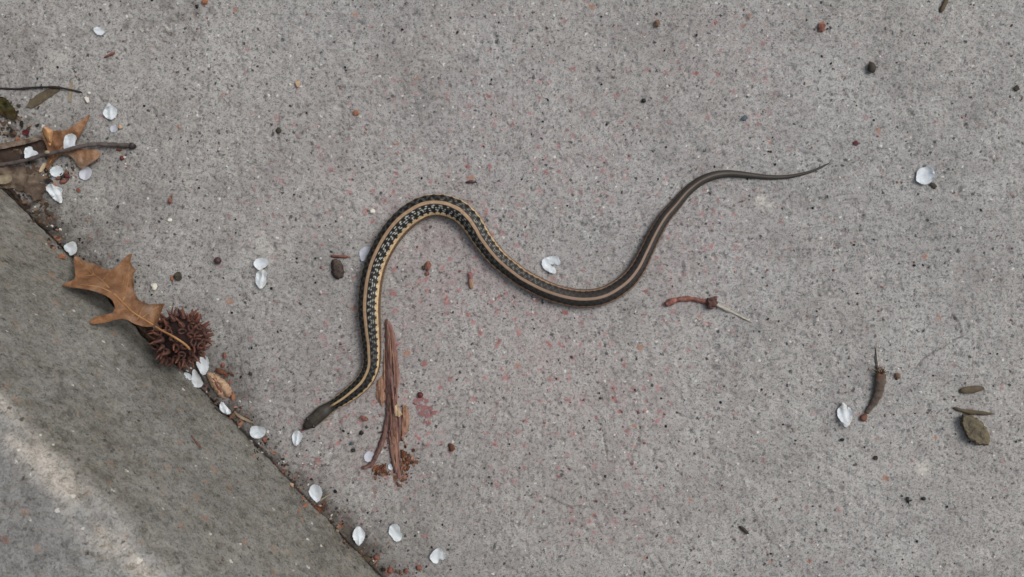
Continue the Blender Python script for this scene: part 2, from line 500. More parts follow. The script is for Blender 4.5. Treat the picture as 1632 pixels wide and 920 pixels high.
def py_mesh(name, verts, faces):
    me = bpy.data.meshes.new(name)
    me.from_pydata([tuple(v) for v in verts], [], faces)
    bm = bmesh.new(); bm.from_mesh(me)
    bmesh.ops.recalc_face_normals(bm, faces=bm.faces)
    bm.to_mesh(me); bm.free()
    return me

def chaikin(p, n=1):
    for _ in range(n):
        q = []
        for i in range(len(p)):
            a, b = p[i], p[(i + 1) % len(p)]
            q.append((a[0] * .75 + b[0] * .25, a[1] * .75 + b[1] * .25))
            q.append((a[0] * .25 + b[0] * .75, a[1] * .25 + b[1] * .75))
        p = q
    return p

def densify(p, step):
    q = []
    for i in range(len(p)):
        a, b = p[i], p[(i + 1) % len(p)]
        n = max(1, int(round(math.hypot(b[0] - a[0], b[1] - a[1]) / step)))
        for k in range(n):
            q.append((a[0] + (b[0] - a[0]) * k / n, a[1] + (b[1] - a[1]) * k / n))
    return q

def inside(X, Y, poly):
    r = np.zeros(X.shape, bool)
    n = len(poly)
    for i in range(n):
        x1, y1 = poly[i]; x2, y2 = poly[(i + 1) % n]
        if y1 == y2: continue
        c = ((y1 > Y) != (y2 > Y)) & (X < (x2 - x1) * (Y - y1) / (y2 - y1) + x1)
        r ^= c
    return r

def edge_dist(X, Y, poly):
    d = np.full(X.shape, 1e9)
    n = len(poly)
    for i in range(n):
        x1, y1 = poly[i]; x2, y2 = poly[(i + 1) % n]
        dx, dy = x2 - x1, y2 - y1
        t = np.clip(((X - x1) * dx + (Y - y1) * dy) / (dx * dx + dy * dy + 1e-9), 0, 1)
        d = np.minimum(d, np.hypot(X - x1 - t * dx, Y - y1 - t * dy))
    return d

def sheet(name, outline, zf, thick, mat, parent=None, smooth=1, step=2.2, jit=0.0, bottom_flat=None, edge_seed=0):
    """a leaf, petal, flake or lump: outline in photo pixels, zf(px,py,edge distance) -> absolute height (m)"""
    p = densify(chaikin(outline, smooth), step)
    if jit:
        p = [(a + jit * (rnd.random() - .5), b + jit * (rnd.random() - .5)) for a, b in p]
    xs = [a for a, b in p]; ys = [b for a, b in p]
    X, Y = np.meshgrid(np.arange(min(xs), max(xs), step), np.arange(min(ys), max(ys), step))
    X = X + rng.uniform(-.25, .25, X.shape) * step; Y = Y + rng.uniform(-.25, .25, Y.shape) * step
    ok = inside(X, Y, p) & (edge_dist(X, Y, p) > step * .55)
    pts = [Vector(a) for a in p] + [Vector((a, b)) for a, b in zip(X[ok], Y[ok])]
    vs, es, fs, *_ = delaunay_2d_cdt(pts, [], [list(range(len(p)))], 1, 1e-4)
    VX = np.array([v.x for v in vs]); VY = np.array([v.y for v in vs])
    E = edge_dist(VX, VY, p)
    Z = zf(VX, VY, E)
    n = len(vs)
    if bottom_flat is None:
        ZB = Z - thick
    else:
        ZB = np.full(n, bottom_flat)
    top = [PZ(VX[i], VY[i], Z[i]) for i in range(n)]
    bot = [Vector((top[i].x, top[i].y, ZB[i])) for i in range(n)]
    cnt = {}
    for f in fs:
        for i in range(3):
            e = (f[i], f[(i + 1) % 3]); cnt[tuple(sorted(e))] = cnt.get(tuple(sorted(e)), 0) + 1
    faces = [list(f) for f in fs] + [[i + n for i in reversed(f)] for f in fs]
    for f in fs:
        for i in range(3):
            a, b = f[i], f[(i + 1) % 3]
            if cnt[tuple(sorted((a, b)))] == 1:
                faces.append([b, a, a + n, b + n])
    V = top + bot
    if parent is None:
        o0 = Vector((sum(v.x for v in V) / len(V), sum(v.y for v in V) / len(V), min(v.z for v in V)))
    else:
        o0 = Vector(parent.get('_o', (0, 0, 0)))
    me = py_mesh(name, [v - o0 for v in V], faces)
    o = link(name, me, mat, parent, o0 if parent is None else (0, 0, 0))
    me.set_sharp_from_angle(angle=R(42))
    return o

def empty(name, loc):
    e = bpy.data.objects.new(name, None)
    C.objects.link(e); e.location = loc; e.empty_display_size = .01
    OFF[e.name] = Vector(loc)
    return e
OFF = {}

def rebase(o, parent):
    """o was built at world coordinates: make it a child that stays where it is"""
    o.parent = parent
    o.location = o.location - OFF.get(parent.name, parent.location)
    return o

def spline(pts, n):
    """Catmull-Rom through pts (list of equal-length tuples), n samples, even in arc length"""
    A = np.array(pts, float)
    A = np.vstack([2 * A[0] - A[1], A, 2 * A[-1] - A[-2]])
    out = []
    for i in range(1, len(A) - 2):
        p0, p1, p2, p3 = A[i - 1], A[i], A[i + 1], A[i + 2]
        t = np.linspace(0, 1, 24, endpoint=False)[:, None]
        out.append(.5 * ((2 * p1) + (-p0 + p2) * t + (2 * p0 - 5 * p1 + 4 * p2 - p3) * t ** 2 + (-p0 + 3 * p1 - 3 * p2 + p3) * t ** 3))
    B = np.vstack(out + [A[-2][None]])
    L = np.concatenate([[0], np.cumsum(np.linalg.norm(np.diff(B[:, :2], axis=0), axis=1))])
    s = np.linspace(0, L[-1], n)
    return np.stack([np.interp(s, L, B[:, k]) for k in range(B.shape[1])], 1)

def tube(name, pts, mat, parent=None, n=None, sides=8, flat=1.0, rough=.12, seed=0, lift=.85, knots=0, ridge=0.0):
    """pts: (px, py, radius px[, absolute height m]) -> tapered stick lying on what is below"""
    full = []
    for p in pts:
        r = p[2] * S
        if len(p) > 3 and p[3] is not None:
            full.append((p[0], p[1], p[2], p[3]))
        else:
            full.append((p[0], p[1], p[2], zsurf(p[0], p[1]) + r * flat * lift))
    n = n or max(6, int(sum(math.hypot(b[0] - a[0], b[1] - a[1]) for a, b in zip(full[:-1], full[1:])) / 3.0))
    c = spline(full, n)
    ctr = [PZ(a[0], a[1], a[3]) for a in c]
    V = []; F = []
    rs = random.Random(seed + int(pts[0][0] * 7 + pts[0][1]))
    ph = [rs.uniform(0, 9) for _ in range(3)]
    for i in range(n):
        t = (ctr[min(i + 1, n - 1)] - ctr[max(i - 1, 0)]).normalized()
        sd_ = t.cross(Vector((0, 0, 1))).normalized(); up = sd_.cross(t)
        r = c[i][2] * S * (1 + rough * (math.sin(i * .9 + ph[0]) * .5 + rs.uniform(-.6, .6)))
        if i in (0, n - 1): r *= .55
        if knots and i % knots == knots // 2: r *= 1.35
        for k in range(sides):
            a = 2 * math.pi * k / sides
            rr = r * (1 + ridge * math.sin(a * 3 + ph[1]) + rough * .5 * math.sin(a * 2 + i * .5 + ph[2]))
            V.append(ctr[i] + sd_ * math.cos(a) * rr + up * math.sin(a) * rr * flat)
    for i in range(n - 1):
        for k in range(sides):
            F.append([i * sides + k, i * sides + (k + 1) % sides, (i + 1) * sides + (k + 1) % sides, (i + 1) * sides + k])
    V.append(ctr[0]); V.append(ctr[-1])
    for k in range(sides):
        F.append([k, (k + 1) % sides, n * sides])
        F.append([(n - 1) * sides + k, (n - 1) * sides + (k + 1) % sides, n * sides + 1])
    if parent is None:
        o0 = sum((v for v in V), Vector()) / len(V); o0.z = min(v.z for v in V)
        return link(name, py_mesh(name, [v - o0 for v in V], F), mat, None, o0)
    o0 = OFF[parent.name]
    return link(name, py_mesh(name, [v - o0 for v in V], F), mat, parent)

def blob(name, px, py, rx, ry, ang, hh, mat, parent=None, rough=.18,  sub=2, dz=None, seed=0, freq=1.6):
    """a lump rx by ry pixels, hh pixels tall, resting on the surface"""
    bm = bmesh.new()
    bmesh.ops.create_icosphere(bm, subdivisions=sub, radius=1)
    rs = random.Random(seed + int(px * 13 + py * 3))
    ox = rs.uniform(0, 50)
    base = zsurf(px, py) if dz is None else dz
    z0 = base + hh * S * .86 / 2
    c = PZ(px, py, z0)
    ca, sa = math.cos(ang), math.sin(ang)
    for v in bm.verts:
        d = v.co.copy()
        k = 1 + rough * 2 * float(noise2(d.x * freq + ox, d.y * freq + d.z * 1.7 + ox, 3)) + 1.3 * rough * float(noise2(d.x * 4 + ox, d.y * 4 + d.z * 3, 5))
        x, y, z = d.x * rx * S * k, d.y * ry * S * k, d.z * hh * S / 2 * k
        v.co = Vector((x * ca - y * sa, x * sa + y * ca, z))
    me = bpy.data.meshes.new(name); bm.to_mesh(me); bm.free()
    if parent is not None:
        o = link(name, me, mat, parent); o.location = c - OFF[parent.name]
        return o
    mz = min(v.co.z for v in me.vertices)
    for v in me.vertices: v.co.z -= mz
    o = link(name, me, mat, None, (c.x, c.y, c.z + mz))
    if rough > .2: me.set_sharp_from_angle(angle=R(28))
    return o

# ------------------------------------------------------------------ setting: pavement, kerb, verge
far = np.array([.34, .5, 1, 3, 10, 30])
fx = np.concatenate([-far[::-1], gx, far]); fy = np.concatenate([-far[::-1], gy, far])
FX, FY = np.meshgrid(fx, fy)
k = len(far)
def pad(A, v=0.0):
    return np.pad(A, k, mode='constant', constant_values=v)
FZ = pad(HG * 1.0); FD = pad(DIRT, .10); FP = pad(PALE); FK = pad(PINK, .15)
cxq = (FX[:-1, :-1] + FX[1:, 1:]) / 2; cyq = (FY[:-1, :-1] + FY[1:, 1:]) / 2
inner = (np.abs(cxq) < .28) & (np.abs(cyq) < .16)
keep = ~(inner & (jd(cxq, cyq) < -.02))
me = grid_mesh('pavement', np.stack([FX, FY, FZ], -1).reshape(-1, 3), len(fy), len(fx), attrs={'dirt': FD.ravel(), 'pale': FP.ravel(), 'pink': FK.ravel()}, keep=keep)
pavement = tag(link('pavement', me, 'pavement'), kind='structure')

# kerb: a profile (distance behind the joint, height) swept along the joint
prof = [(0.0004, -.012), (0.0, 0.0)]
zt = KH - .016
prof += [(-z * BAT, z) for z in np.arange(.002, zt, .0016)]
cxk, czk, rk = -zt * BAT - .016, zt, .016
for a in np.linspace(10, 88, 14):
    prof.append((cxk + rk * math.cos(R(a)), czk + rk * math.sin(R(a))))
prof += [(cxk - d, KH + d * .01) for d in np.arange(.002, .115, .002)]
prof += [(cxk - .118, KH - .002), (cxk - .119, .06), (cxk - .119, -.02)]
prof = np.array(prof)
tt = np.concatenate([[-30, -8, -2, -.6], np.arange(-.16, .56, .0014), [.8, 2, 8, 30]])
T, Q = np.meshgrid(tt, np.arange(len(prof)), indexing='ij')
PD = prof[Q.astype(int), 0]; PZz = prof[Q.astype(int), 1]
arc = np.concatenate([[0], np.cumsum(np.linalg.norm(np.diff(prof, axis=0), axis=1))])
A = arc[Q.astype(int)]
nd = np.gradient(prof[:, 1], arc); nz = -np.gradient(prof[:, 0], arc)
ND = nd[Q.astype(int)]; NZ = nz[Q.astype(int)]
iface = (PZz < zt)
e0 = arc[1 + len(np.arange(.002, zt, .0016))]
disp = .00045 * fbm(T / .0035, A / .003, 101, 2) + .0008 * fbm(T / .02, A / .02, 111, 3) + .0012 * noise2(T / .09, A / .05, 121)
chip = np.clip(fbm(T / .012, A / .008, 131, 3) - .22, 0, 1) * np.exp(-((A - e0 - .013) / .009) ** 2)
disp -= .012 * chip
disp += np.exp(-A / .012) * .0034 * fbm(T / .007, T * 0 + 7, 141, 4)
PD2 = PD + ND * disp; PZ2 = PZz + NZ * disp
KX = J0[0] + T * JD[0] + PD2 * JN[0]; KY = J0[1] + T * JD[1] + PD2 * JN[1]
face = np.clip((e0 + .013 - A + .009 * fbm(T / .012, A / .008, 151, 4)) / .005, 0, 1)
face = face * np.clip(.75 + .5 * fbm(T / .05, A / .03, 155, 3), 0, 1)
wear = np.exp(-((A - e0 - .017 - .006 * noise2(T / .03, T * 0, 165)) / .0060) ** 2) * np.clip(.62 + 1.9 * fbm(T / .014, A / .007, 161, 4), 0, 1) * .85
me = grid_mesh('kerb', np.stack([KX, KY, PZ2], -1).reshape(-1, 3), len(tt), len(prof), attrs={'face': face.ravel(), 'wear': wear.ravel()})
kerb = tag(link('kerb', me, 'kerb'), kind='structure')

def far_quad(name, d0, d1, z, mat):
    v = []
    for t in (-30, 30):
        for d in (d0, d1):
            v.append((J0[0] + t * JD[0] + d * JN[0], J0[1] + t * JD[1] + d * JN[1], z))
    n = 60
    V = []; 
    for i in range(n + 1):
        for j in range(n + 1):
            u = (i / n * 2 - 1); u = u * abs(u) * 30
            d = d0 + (d1 - d0) * (j / n) ** 3
            V.append((J0[0] + u * JD[0] + d * JN[0], J0[1] + u * JD[1] + d * JN[1], z + .004 * float(noise2(u * 3, d * 3, 7))))
    return link(name, grid_mesh(name, np.array(V), n + 1, n + 1), mat)
tag(far_quad('verge', cxk - .117, -30, KH - .02, 'soil'), kind='structure')

# ------------------------------------------------------------------ the snake
hp = [(484.0, 683.5, 0.5), (485.8, 681.8, 8.5), (490, 678, 14), (497, 672.2, 19.5), (506, 664.5, 22.2), (513, 658.3, 23.8), (519.5, 653.3, 21.4), (528, 647.6, 17.4),
      (545, 637, 21), (562, 625, 23.5), (577, 611.5, 25.5), (587, 597, 26), (592, 582, 26.5), (593, 562, 28), (592, 540, 30.5), (590, 515, 33.5),
      (588.6, 492, 35), (590, 466, 35), (593.5, 442, 34.5), (600.5, 417, 34), (613.5, 390, 34.5), (629, 367, 35.5), (647, 348.3, 36), (666, 335, 35.5),
      (684, 328.6, 35), (707, 328, 34.5), (732, 337, 34.5), (752, 356, 33.5), (769, 382, 31), (793, 412, 29.5), (824, 437, 28.5), (836, 445, 28.5),
      (867, 461, 28.5), (899, 472, 28.6), (932, 476, 28.6), (965, 470.5, 28), (996, 451.8, 27), (1015.5, 429, 25), (1030, 401, 23), (1044, 372.4, 21.5),
      (1059, 347.5, 19.7), (1076, 327.5, 18), (1095, 305.5, 15.6), (1116, 289, 14.2), (1138, 280, 13), (1160, 277, 11.2), (1181.5, 278.2, 10), (1203, 280.6, 8.6),
      (1225, 282.6, 7.4), (1246.5, 282.6, 6.4), (1268, 279.8, 5.4), (1290, 274.3, 4.3), (1307, 267.6, 3.2), (1318, 262, 2.2), (1323, 259.3, .8)]
NU, NV = 1440, 104
c = spline(hp, NU)
wid = np.clip(c[:, 2], .6, None)
ker = np.ones(9) / 9
wid[12:-4] = np.convolve(np.pad(wid, 4, mode='edge'), ker, 'valid')[12:-4]
s = np.linspace(0, 1, NU)
a_ = wid * S / 2
headk = np.clip(1 - (s - .028) / .03, 0, 1)
b_ = a_ * (.84 - .14 * headk)
gz = np.array([zsurf(p[0], p[1]) for p in c])
gz = np.convolve(np.pad(gz, 20, mode='edge'), np.ones(41) / 41, 'valid')
zc = gz + b_ * .80
zc[:40] += .0010 * np.linspace(1, 0, 40)
ctr = np.array([W(c[i, 0], c[i, 1], zc[i]) for i in range(NU)])
tan = np.gradient(ctr, axis=0); tan /= np.linalg.norm(tan, axis=1)[:, None]
right = np.stack([tan[:, 1], -tan[:, 0]], 1)
roll = np.interp(s, [0, .06, .10, .16, .30, .37, .44, .52, .6, .68, 1], [0, 4, 8, 16, 18, 12, -2, -7, -3, 0, 0])
phi = np.linspace(-180, 180, NV, endpoint=False)
PH, SS = np.meshgrid(phi, s)
TH = PH + roll[:, None]
TH = (TH + 180) % 360 - 180
ll = .00128 * (.42 + .58 * wid / 36)
Lm = np.concatenate([[0], np.cumsum(np.linalg.norm(np.diff(ctr, axis=0), axis=1))])
q = np.concatenate([[0], np.cumsum(np.diff(Lm) / ll[1:])])
Qm = np.repeat(q[:, None], NV, 1)
RW = 11.6
v = TH / RW
best = np.full(v.shape, 9.0); BR = np.zeros(v.shape); BU = np.zeros(v.shape); FU = np.zeros(v.shape); FV = np.zeros(v.shape)
for dr in (0, 1):
    r_ = np.floor(v) + dr
    u_ = Qm + .5 * (np.mod(r_, 2))
    for du in (0, 1):
        iu = np.floor(u_) + du
        fu = u_ - iu; fv = v - r_
        d = (fu / .72) ** 2 + (fv / .70) ** 2
        m = d < best
        best = np.where(m, d, best); BR = np.where(m, r_, BR); BU = np.where(m, iu - .5 * np.mod(r_, 2), BU); FU = np.where(m, fu, FU); FV = np.where(m, fv, FV)
SC = np.clip(1 - best, 0, 1)
hgt = SC * .75 + .35 * (FU + .5) * (SC > .02) + .22 * np.exp(-(FV / .13) ** 2) * SC
body = np.clip((s - .045) / .02, 0, 1)[:, None] * np.clip(wid / 30, 0, 1)[:, None]
belly = np.clip((118 - np.abs(TH)) / 10, 0, 1)
disp = .00017 * hgt * body * belly
# head: brow ridges, rounded snout, jaw
hx = np.clip(s / .045, 0, 1)[:, None]
sphi, cphi = np.sin(np.radians(PH)), np.cos(np.radians(PH))
xs_ = np.sign(sphi) * np.abs(sphi) ** (1 - .12 * headk[:, None]) * (a_[:, None])
zs_ = np.where(cphi >= 0, np.abs(cphi) ** (1 - .25 * headk[:, None]) * b_[:, None], -.80 * np.abs(cphi) ** .62 * b_[:, None])
brow = np.exp(-((s - .014) / .005) ** 2)[:, None] * np.exp(-((np.abs(PH) - 52) / 16) ** 2) * .00060
groove_ = -np.exp(-((s - .012) / .008) ** 2)[:, None] * np.exp(-(PH / 22) ** 2) * .00012
rad = 1 + (disp + brow + groove_) / np.maximum(a_[:, None], .0004)
VX = ctr[:, 0:1] + right[:, 0:1] * xs_ * rad
VY = ctr[:, 1:2] + right[:, 1:2] * xs_ * rad
VZ = zc[:, None] + zs_ * rad
# colour, scale by scale
def L3(r, g, b): return np.array(lin(r, g, b))
def lerp(A_, B_, t): return A_ + (B_ - A_) * t[..., None]
AT = np.abs(TH)
aBR = np.abs(BR)
jn = hash2(BU * 2 + 400, BR + 60, 5)
col = np.zeros(v.shape + (3,)) + L3(30, 30, 30)
post = np.clip((SS - .42) / .15, 0, 1)
col = lerp(col, np.zeros_like(col) + L3(44, 40, 38), post)
# two alternating rows of black spots
up_ = np.cos(BU / 3 * 2 * np.pi + .5 * np.sin(BU * .41)); lo_ = np.cos(BU / 3 * 2 * np.pi + .5 * np.sin(BU * .41) + np.pi)
spot = np.where(aBR <= 2, up_, lo_)
blk = np.clip((spot + .15) * 2.2, 0, 1) * (aBR >= 1) * (aBR <= 4)
col = lerp(col, np.zeros_like(col) + L3(13, 13, 15), blk * (1 - .55 * post))
olive = np.clip(-(spot) * 1.6, 0, 1) * (1 - .8 * post) * (aBR >= 1) * (aBR <= 4)
col = lerp(col, np.zeros_like(col) + L3(62, 62, 57), olive * .42)
# pale skin dashes between the scales
rside = np.interp(SS, [0, .10, .17, .24, .36, .42, .5, 1], [0, 0, .45, 1, 1, .35, 0, 0])
lside = np.interp(SS, [0, .15, .3, .36, .42, .47, .54, .6, 1], [0, .12, .08, .2, .42, .42, .15, .0, 0])
env = np.where(TH > 0, rside, lside)
dash = (np.abs(FV) > .26) * (np.abs(FU) < .36) * np.clip(-spot * 3.0 - .6, 0, 1) * (aBR >= 1) * (aBR <= 4) * (jn > .06)
col = lerp(col, np.zeros_like(col) + L3(196, 198, 190), np.clip(dash * env, 0, 1) * .80)
# back stripe
ds = np.clip((9.2 - AT) / 1.5, 0, 1)
stripe = np.zeros_like(col) + L3(156, 130, 104)
stripe = stripe * (.86 + .28 * hash2(BU * 2 + 11, BR, 9))[..., None]
front = np.clip((.14 - SS) / .06, 0, 1)
stripe = lerp(stripe, np.zeros_like(col) + L3(168, 144, 108), front)
stripe = lerp(stripe, np.zeros_like(col) + L3(136, 114, 98), post)
dfade = np.interp(SS, [0, .04, .052, .70, .80, .88, .95, 1], [0, 0, 1, 1, .75, .22, .12, .1])
col = lerp(col, stripe, ds * dfade)
# side stripes with the dark scallops eating into their upper edge
scal = 4.0 * np.clip(lo_, 0, 1) * (1 - .6 * post)
ls = np.clip((AT - 53 - scal * 2) / 1.6, 0, 1) * np.clip((75 - 6 * post - AT) / 2.0, 0, 1)
lat = np.zeros_like(col) + L3(182, 158, 122)
lat = lerp(lat, np.zeros_like(col) + L3(138, 112, 92), post)
lat = lat * (.72 + .42 * hash2(BU * 2 + 5, BR, 13) * 1.2)[..., None]
lat = lat * (.34 + .66 * np.clip(SC * 2.6, 0, 1))[..., None]
lfade = np.interp(SS, [0, .045, .06, .70, .79, .84, 1], [0, 0, 1, 1, .5, .0, 0])
col = lerp(col, lat, ls * lfade)
low = np.clip((AT - 75 + 6 * post) / 2, 0, 1)
lowc = np.zeros_like(col) + L3(102, 80, 64)
lowc = lerp(lowc, np.zeros_like(col) + L3(34, 30, 28), (np.cos(BU / 2 * 2 * np.pi) > .4) * (AT < 92) * .85)
lowc = lerp(lowc, np.zeros_like(col) + L3(136, 128, 100), np.clip((AT - 100) / 8, 0, 1))
col = lerp(col, lowc, low * np.interp(SS, [0, .72, .85, 1], [1, 1, .25, .2]))
# tail turns plain olive brown
tl = np.clip((SS - .70) / .14, 0, 1)
tcol = np.zeros_like(col) + L3(54, 51, 47)
tcol = lerp(tcol, np.zeros_like(col) + L3(80, 75, 69), np.exp(-(AT / 14) ** 2) * np.clip((.95 - SS) / .1, 0, 1) * .6)
col = lerp(col, tcol, tl * (1 - ds * dfade) * (1 - ls * lfade) * .85)
# head: plain dark olive plates, pale lip
hd = np.clip((.052 - SS) / .008, 0, 1)
hcol = np.zeros_like(col) + L3(56, 53, 49)
hcol = hcol * (.82 + .4 * (fbm(SS * 260, TH / 24, 201, 2) + .3))[..., None]
hcol = lerp(hcol, np.zeros_like(col) + L3(38, 34, 31), np.exp(-((AT - 56) / 16) ** 2) * .75)
hcol = lerp(hcol, np.zeros_like(col) + L3(84, 78, 68), np.exp(-(AT / 20) ** 2) * np.exp(-((SS - .026) / .008) ** 2) * .5)
seam = np.clip(np.exp(-((SS - .0225) / .0007) ** 2) + np.exp(-((SS - .0125) / .0006) ** 2), 0, 1) * (AT < 42) + np.exp(-(TH / 3) ** 2) * (SS > .0225) * (SS < .037) + np.exp(-((AT - 20) / 3) ** 2) * (SS > .0125) * (SS < .0225)
hcol = lerp(hcol, np.zeros_like(col) + L3(30, 28, 26), np.clip(seam, 0, 1) * .55)
hcol = lerp(hcol, np.zeros_like(col) + L3(30, 27, 26), np.clip((.006 - SS) / .004, 0, 1))
lip = np.clip((AT - 68 + 10 * np.exp(-((SS - .030) / .010) ** 2)) / 6, 0, 1)
hcol = lerp(hcol, np.zeros_like(col) + L3(134, 120, 94), lip * .85 * (SS > .006))
hcol = lerp(hcol, np.zeros_like(col) + L3(34, 30, 28), (np.clip((AT - 74) / 4, 0, 1) * np.clip((86 - AT) / 4, 0, 1)) * (np.sin(SS * 1500) > .4) * .7)
col = lerp(col, hcol, hd)
col = np.clip(col, .004, .9)
o0 = np.array([float(ctr[700, 0]), float(ctr[700, 1]), 0.0])
V = np.stack([VX, VY, VZ], -1).reshape(-1, 3) - o0
me = grid_mesh('snake_body', V, NU, NV, True, {'Col': col.reshape(-1, 3)})
bm = bmesh.new(); bm.from_mesh(me)
bmesh.ops.holes_fill(bm, edges=[e for e in bm.edges if e.is_boundary])
bmesh.ops.recalc_face_normals(bm, faces=bm.faces)
bm.to_mesh(me); bm.free()
snake = tag(link('snake', me, 'snake', None, o0), 'black striped snake with tan back stripe stretched in curves across the pavement', 'snake')
for sg in (-1, 1):
    i = int(.0125 * NU)
    bm = bmesh.new(); bmesh.ops.create_uvsphere(bm, u_segments=16, v_segments=10, radius=.00105)
    me = bpy.data.meshes.new('eye'); bm.to_mesh(me); bm.free()
    e = link('eye', me, 'eye', snake)
    e.location = Vector((ctr[i, 0] + right[i, 0] * a_[i] * .80 * sg, ctr[i, 1] + right[i, 1] * a_[i] * .80 * sg, zc[i] + b_[i] * .52)) - Vector(o0)

# ------------------------------------------------------------------ sweetgum ball
GB = PZ(289, 539, .0158)
ball = empty('sweetgum_ball', (GB.x, GB.y, GB.z - .0158))
tag(ball, 'spiky dark brown sweetgum ball resting at the kerb foot', 'seed ball')
bm = bmesh.new(); bmesh.ops.create_icosphere(bm, subdivisions=4, radius=1)
for vv in bm.verts:
    d = vv.co.copy()
    vv.co = d * (.0112 * (1 + .10 * float(noise2(d.x * 4 + 9, d.y * 4 + d.z * 5, 2)) + .06 * float(noise2(d.x * 9, d.y * 9 + d.z * 8, 4))))
me = bpy.data.meshes.new('core'); bm.to_mesh(me); bm.free()
link('core', me, 'gumcore', ball, (0, 0, .0158))

def capsule_mesh(seed):
    rs = random.Random(seed)
    V = []; F = []
    def tri_tube(pts, rads, wide, axis):
        b0 = len(V); n = len(pts); sd_ = 7
        for i, (p, r) in enumerate(zip(pts, rads)):
            t = (pts[min(i + 1, n - 1)] - pts[max(i - 1, 0)]).normalized()
            s_ = axis.normalized(); u = t.cross(s_).normalized()
            for k_ in range(sd_):
                a = 2 * math.pi * k_ / sd_
                V.append(p + s_ * math.cos(a) * r * wide + u * math.sin(a) * r)
        for i in range(n - 1):
            for k_ in range(sd_):
                F.append([b0 + i * sd_ + k_, b0 + i * sd_ + (k_ + 1) % sd_, b0 + (i + 1) * sd_ + (k_ + 1) % sd_, b0 + (i + 1) * sd_ + k_])
        F.append([b0 + k_ for k_ in range(sd_)]); F.append([b0 + (n - 1) * sd_ + k_ for k_ in range(sd_)])
    for sg in (-1, 1):
        ln = rs.uniform(.0040, .0062); spread = rs.uniform(.0008, .0020); hook = rs.uniform(-.0022, .0028); tw = rs.uniform(-.0018, .0018)
        pts = []; rads = []
        for i in range(9):
            t = i / 8
            x = sg * (.0011 + spread * math.sin(t * 1.9) - .0007 * t) + sg * hook * t ** 3
            pts.append(Vector((x, tw * t * t, -.0008 + (ln + .0008) * t)))
            rads.append(.00062 * (1 - t) ** .6 + .00012)
        tri_tube(pts, rads, rs.uniform(1.3, 1.9), Vector((0, 1, 0)))
    # swollen rim round the opening
    ring = []
    n = 12
    for i in range(n):
        a = 2 * math.pi * i / n
        ring.append((Vector((math.cos(a) * .0019, math.sin(a) * .0013, .0004 + .0004 * abs(math.cos(a))))))
    b0 = len(V)
    for i in range(n):
        o = ring[i]; d = Vector((o.x, o.y, 0)).normalized()
        for k_ in range(5):
            a = 2 * math.pi * k_ / 5
            V.append(o + d * math.cos(a) * .0006 + Vector((0, 0, 1)) * math.sin(a) * .0009)
    for i in range(n):
        for k_ in range(5):
            F.append([b0 + i * 5 + k_, b0 + i * 5 + (k_ + 1) % 5, b0 + ((i + 1) % n) * 5 + (k_ + 1) % 5, b0 + ((i + 1) % n) * 5 + k_])
    return py_mesh('capsule', V, F)
caps = [capsule_mesh(40 + i) for i in range(7)]
for m_ in caps: m_.materials.append(M['beak'])
NC = 84
for i in range(NC):
    z = 1 - 2 * (i + .5) / NC
    a = i * 2.399963
    d = Vector((math.sqrt(1 - z * z) * math.cos(a), math.sqrt(1 - z * z) * math.sin(a), z))
    d = (d + Vector((rnd.uniform(-.12, .12), rnd.uniform(-.12, .12), rnd.uniform(-.1, .1)))).normalized()
    o = link('capsule', caps[i % 7], None, ball)
    q_ = d.to_track_quat('Z', 'Y') @ Matrix.Rotation(rnd.uniform(0, 6.28), 4, 'Z').to_quaternion()
    o.rotation_mode = 'QUATERNION'; o.rotation_quaternion = q_
    ksc = rnd.uniform(.82, 1.02)
    if z < -.78: ksc *= .75
    o.scale = (ksc, ksc, ksc)
    o.location = Vector((0, 0, .0158)) + d * .0108

# ------------------------------------------------------------------ leaves
def rbf(ctrl):
    A_ = np.array([(x, y) for x, y, z in ctrl], float); z = np.array([z for x, y, z in ctrl], float)
    n = len(A_)
    def ph(r): return np.where(r > 0, r * r * np.log(r + 1e-9), 0)
    K = ph(np.linalg.norm(A_[:, None] - A_[None], axis=2)) + np.eye(n) * 30
    Pm = np.hstack([np.ones((n, 1)), A_])
    Mx = np.block([[K, Pm], [Pm.T, np.zeros((3, 3))]])
    sol = np.linalg.solve(Mx, np.concatenate([z, np.zeros(3)]))
    def f(X, Y):
        r = np.hypot(np.asarray(X)[..., None] - A_[:, 0], np.asarray(Y)[..., None] - A_[:, 1])
        return ph(r) @ sol[:n] + sol[n] + sol[n + 1] * np.asarray(X) + sol[n + 2] * np.asarray(Y)
    return f
zs = np.vectorize(zsurf)

def vein(pts, zf, r0, r1, parent, mat='vein', name='vein'):
    n = len(pts)
    rows = []
    for i, (a, b) in enumerate(pts):
        r = r0 + (r1 - r0) * i / (n - 1)
        rows.append((a, b, r, float(zf(np.array([a]), np.array([b]))[0]) + .00008))
    return tube(name, rows, mat, parent, sides=6, rough=.05, flat=.7)

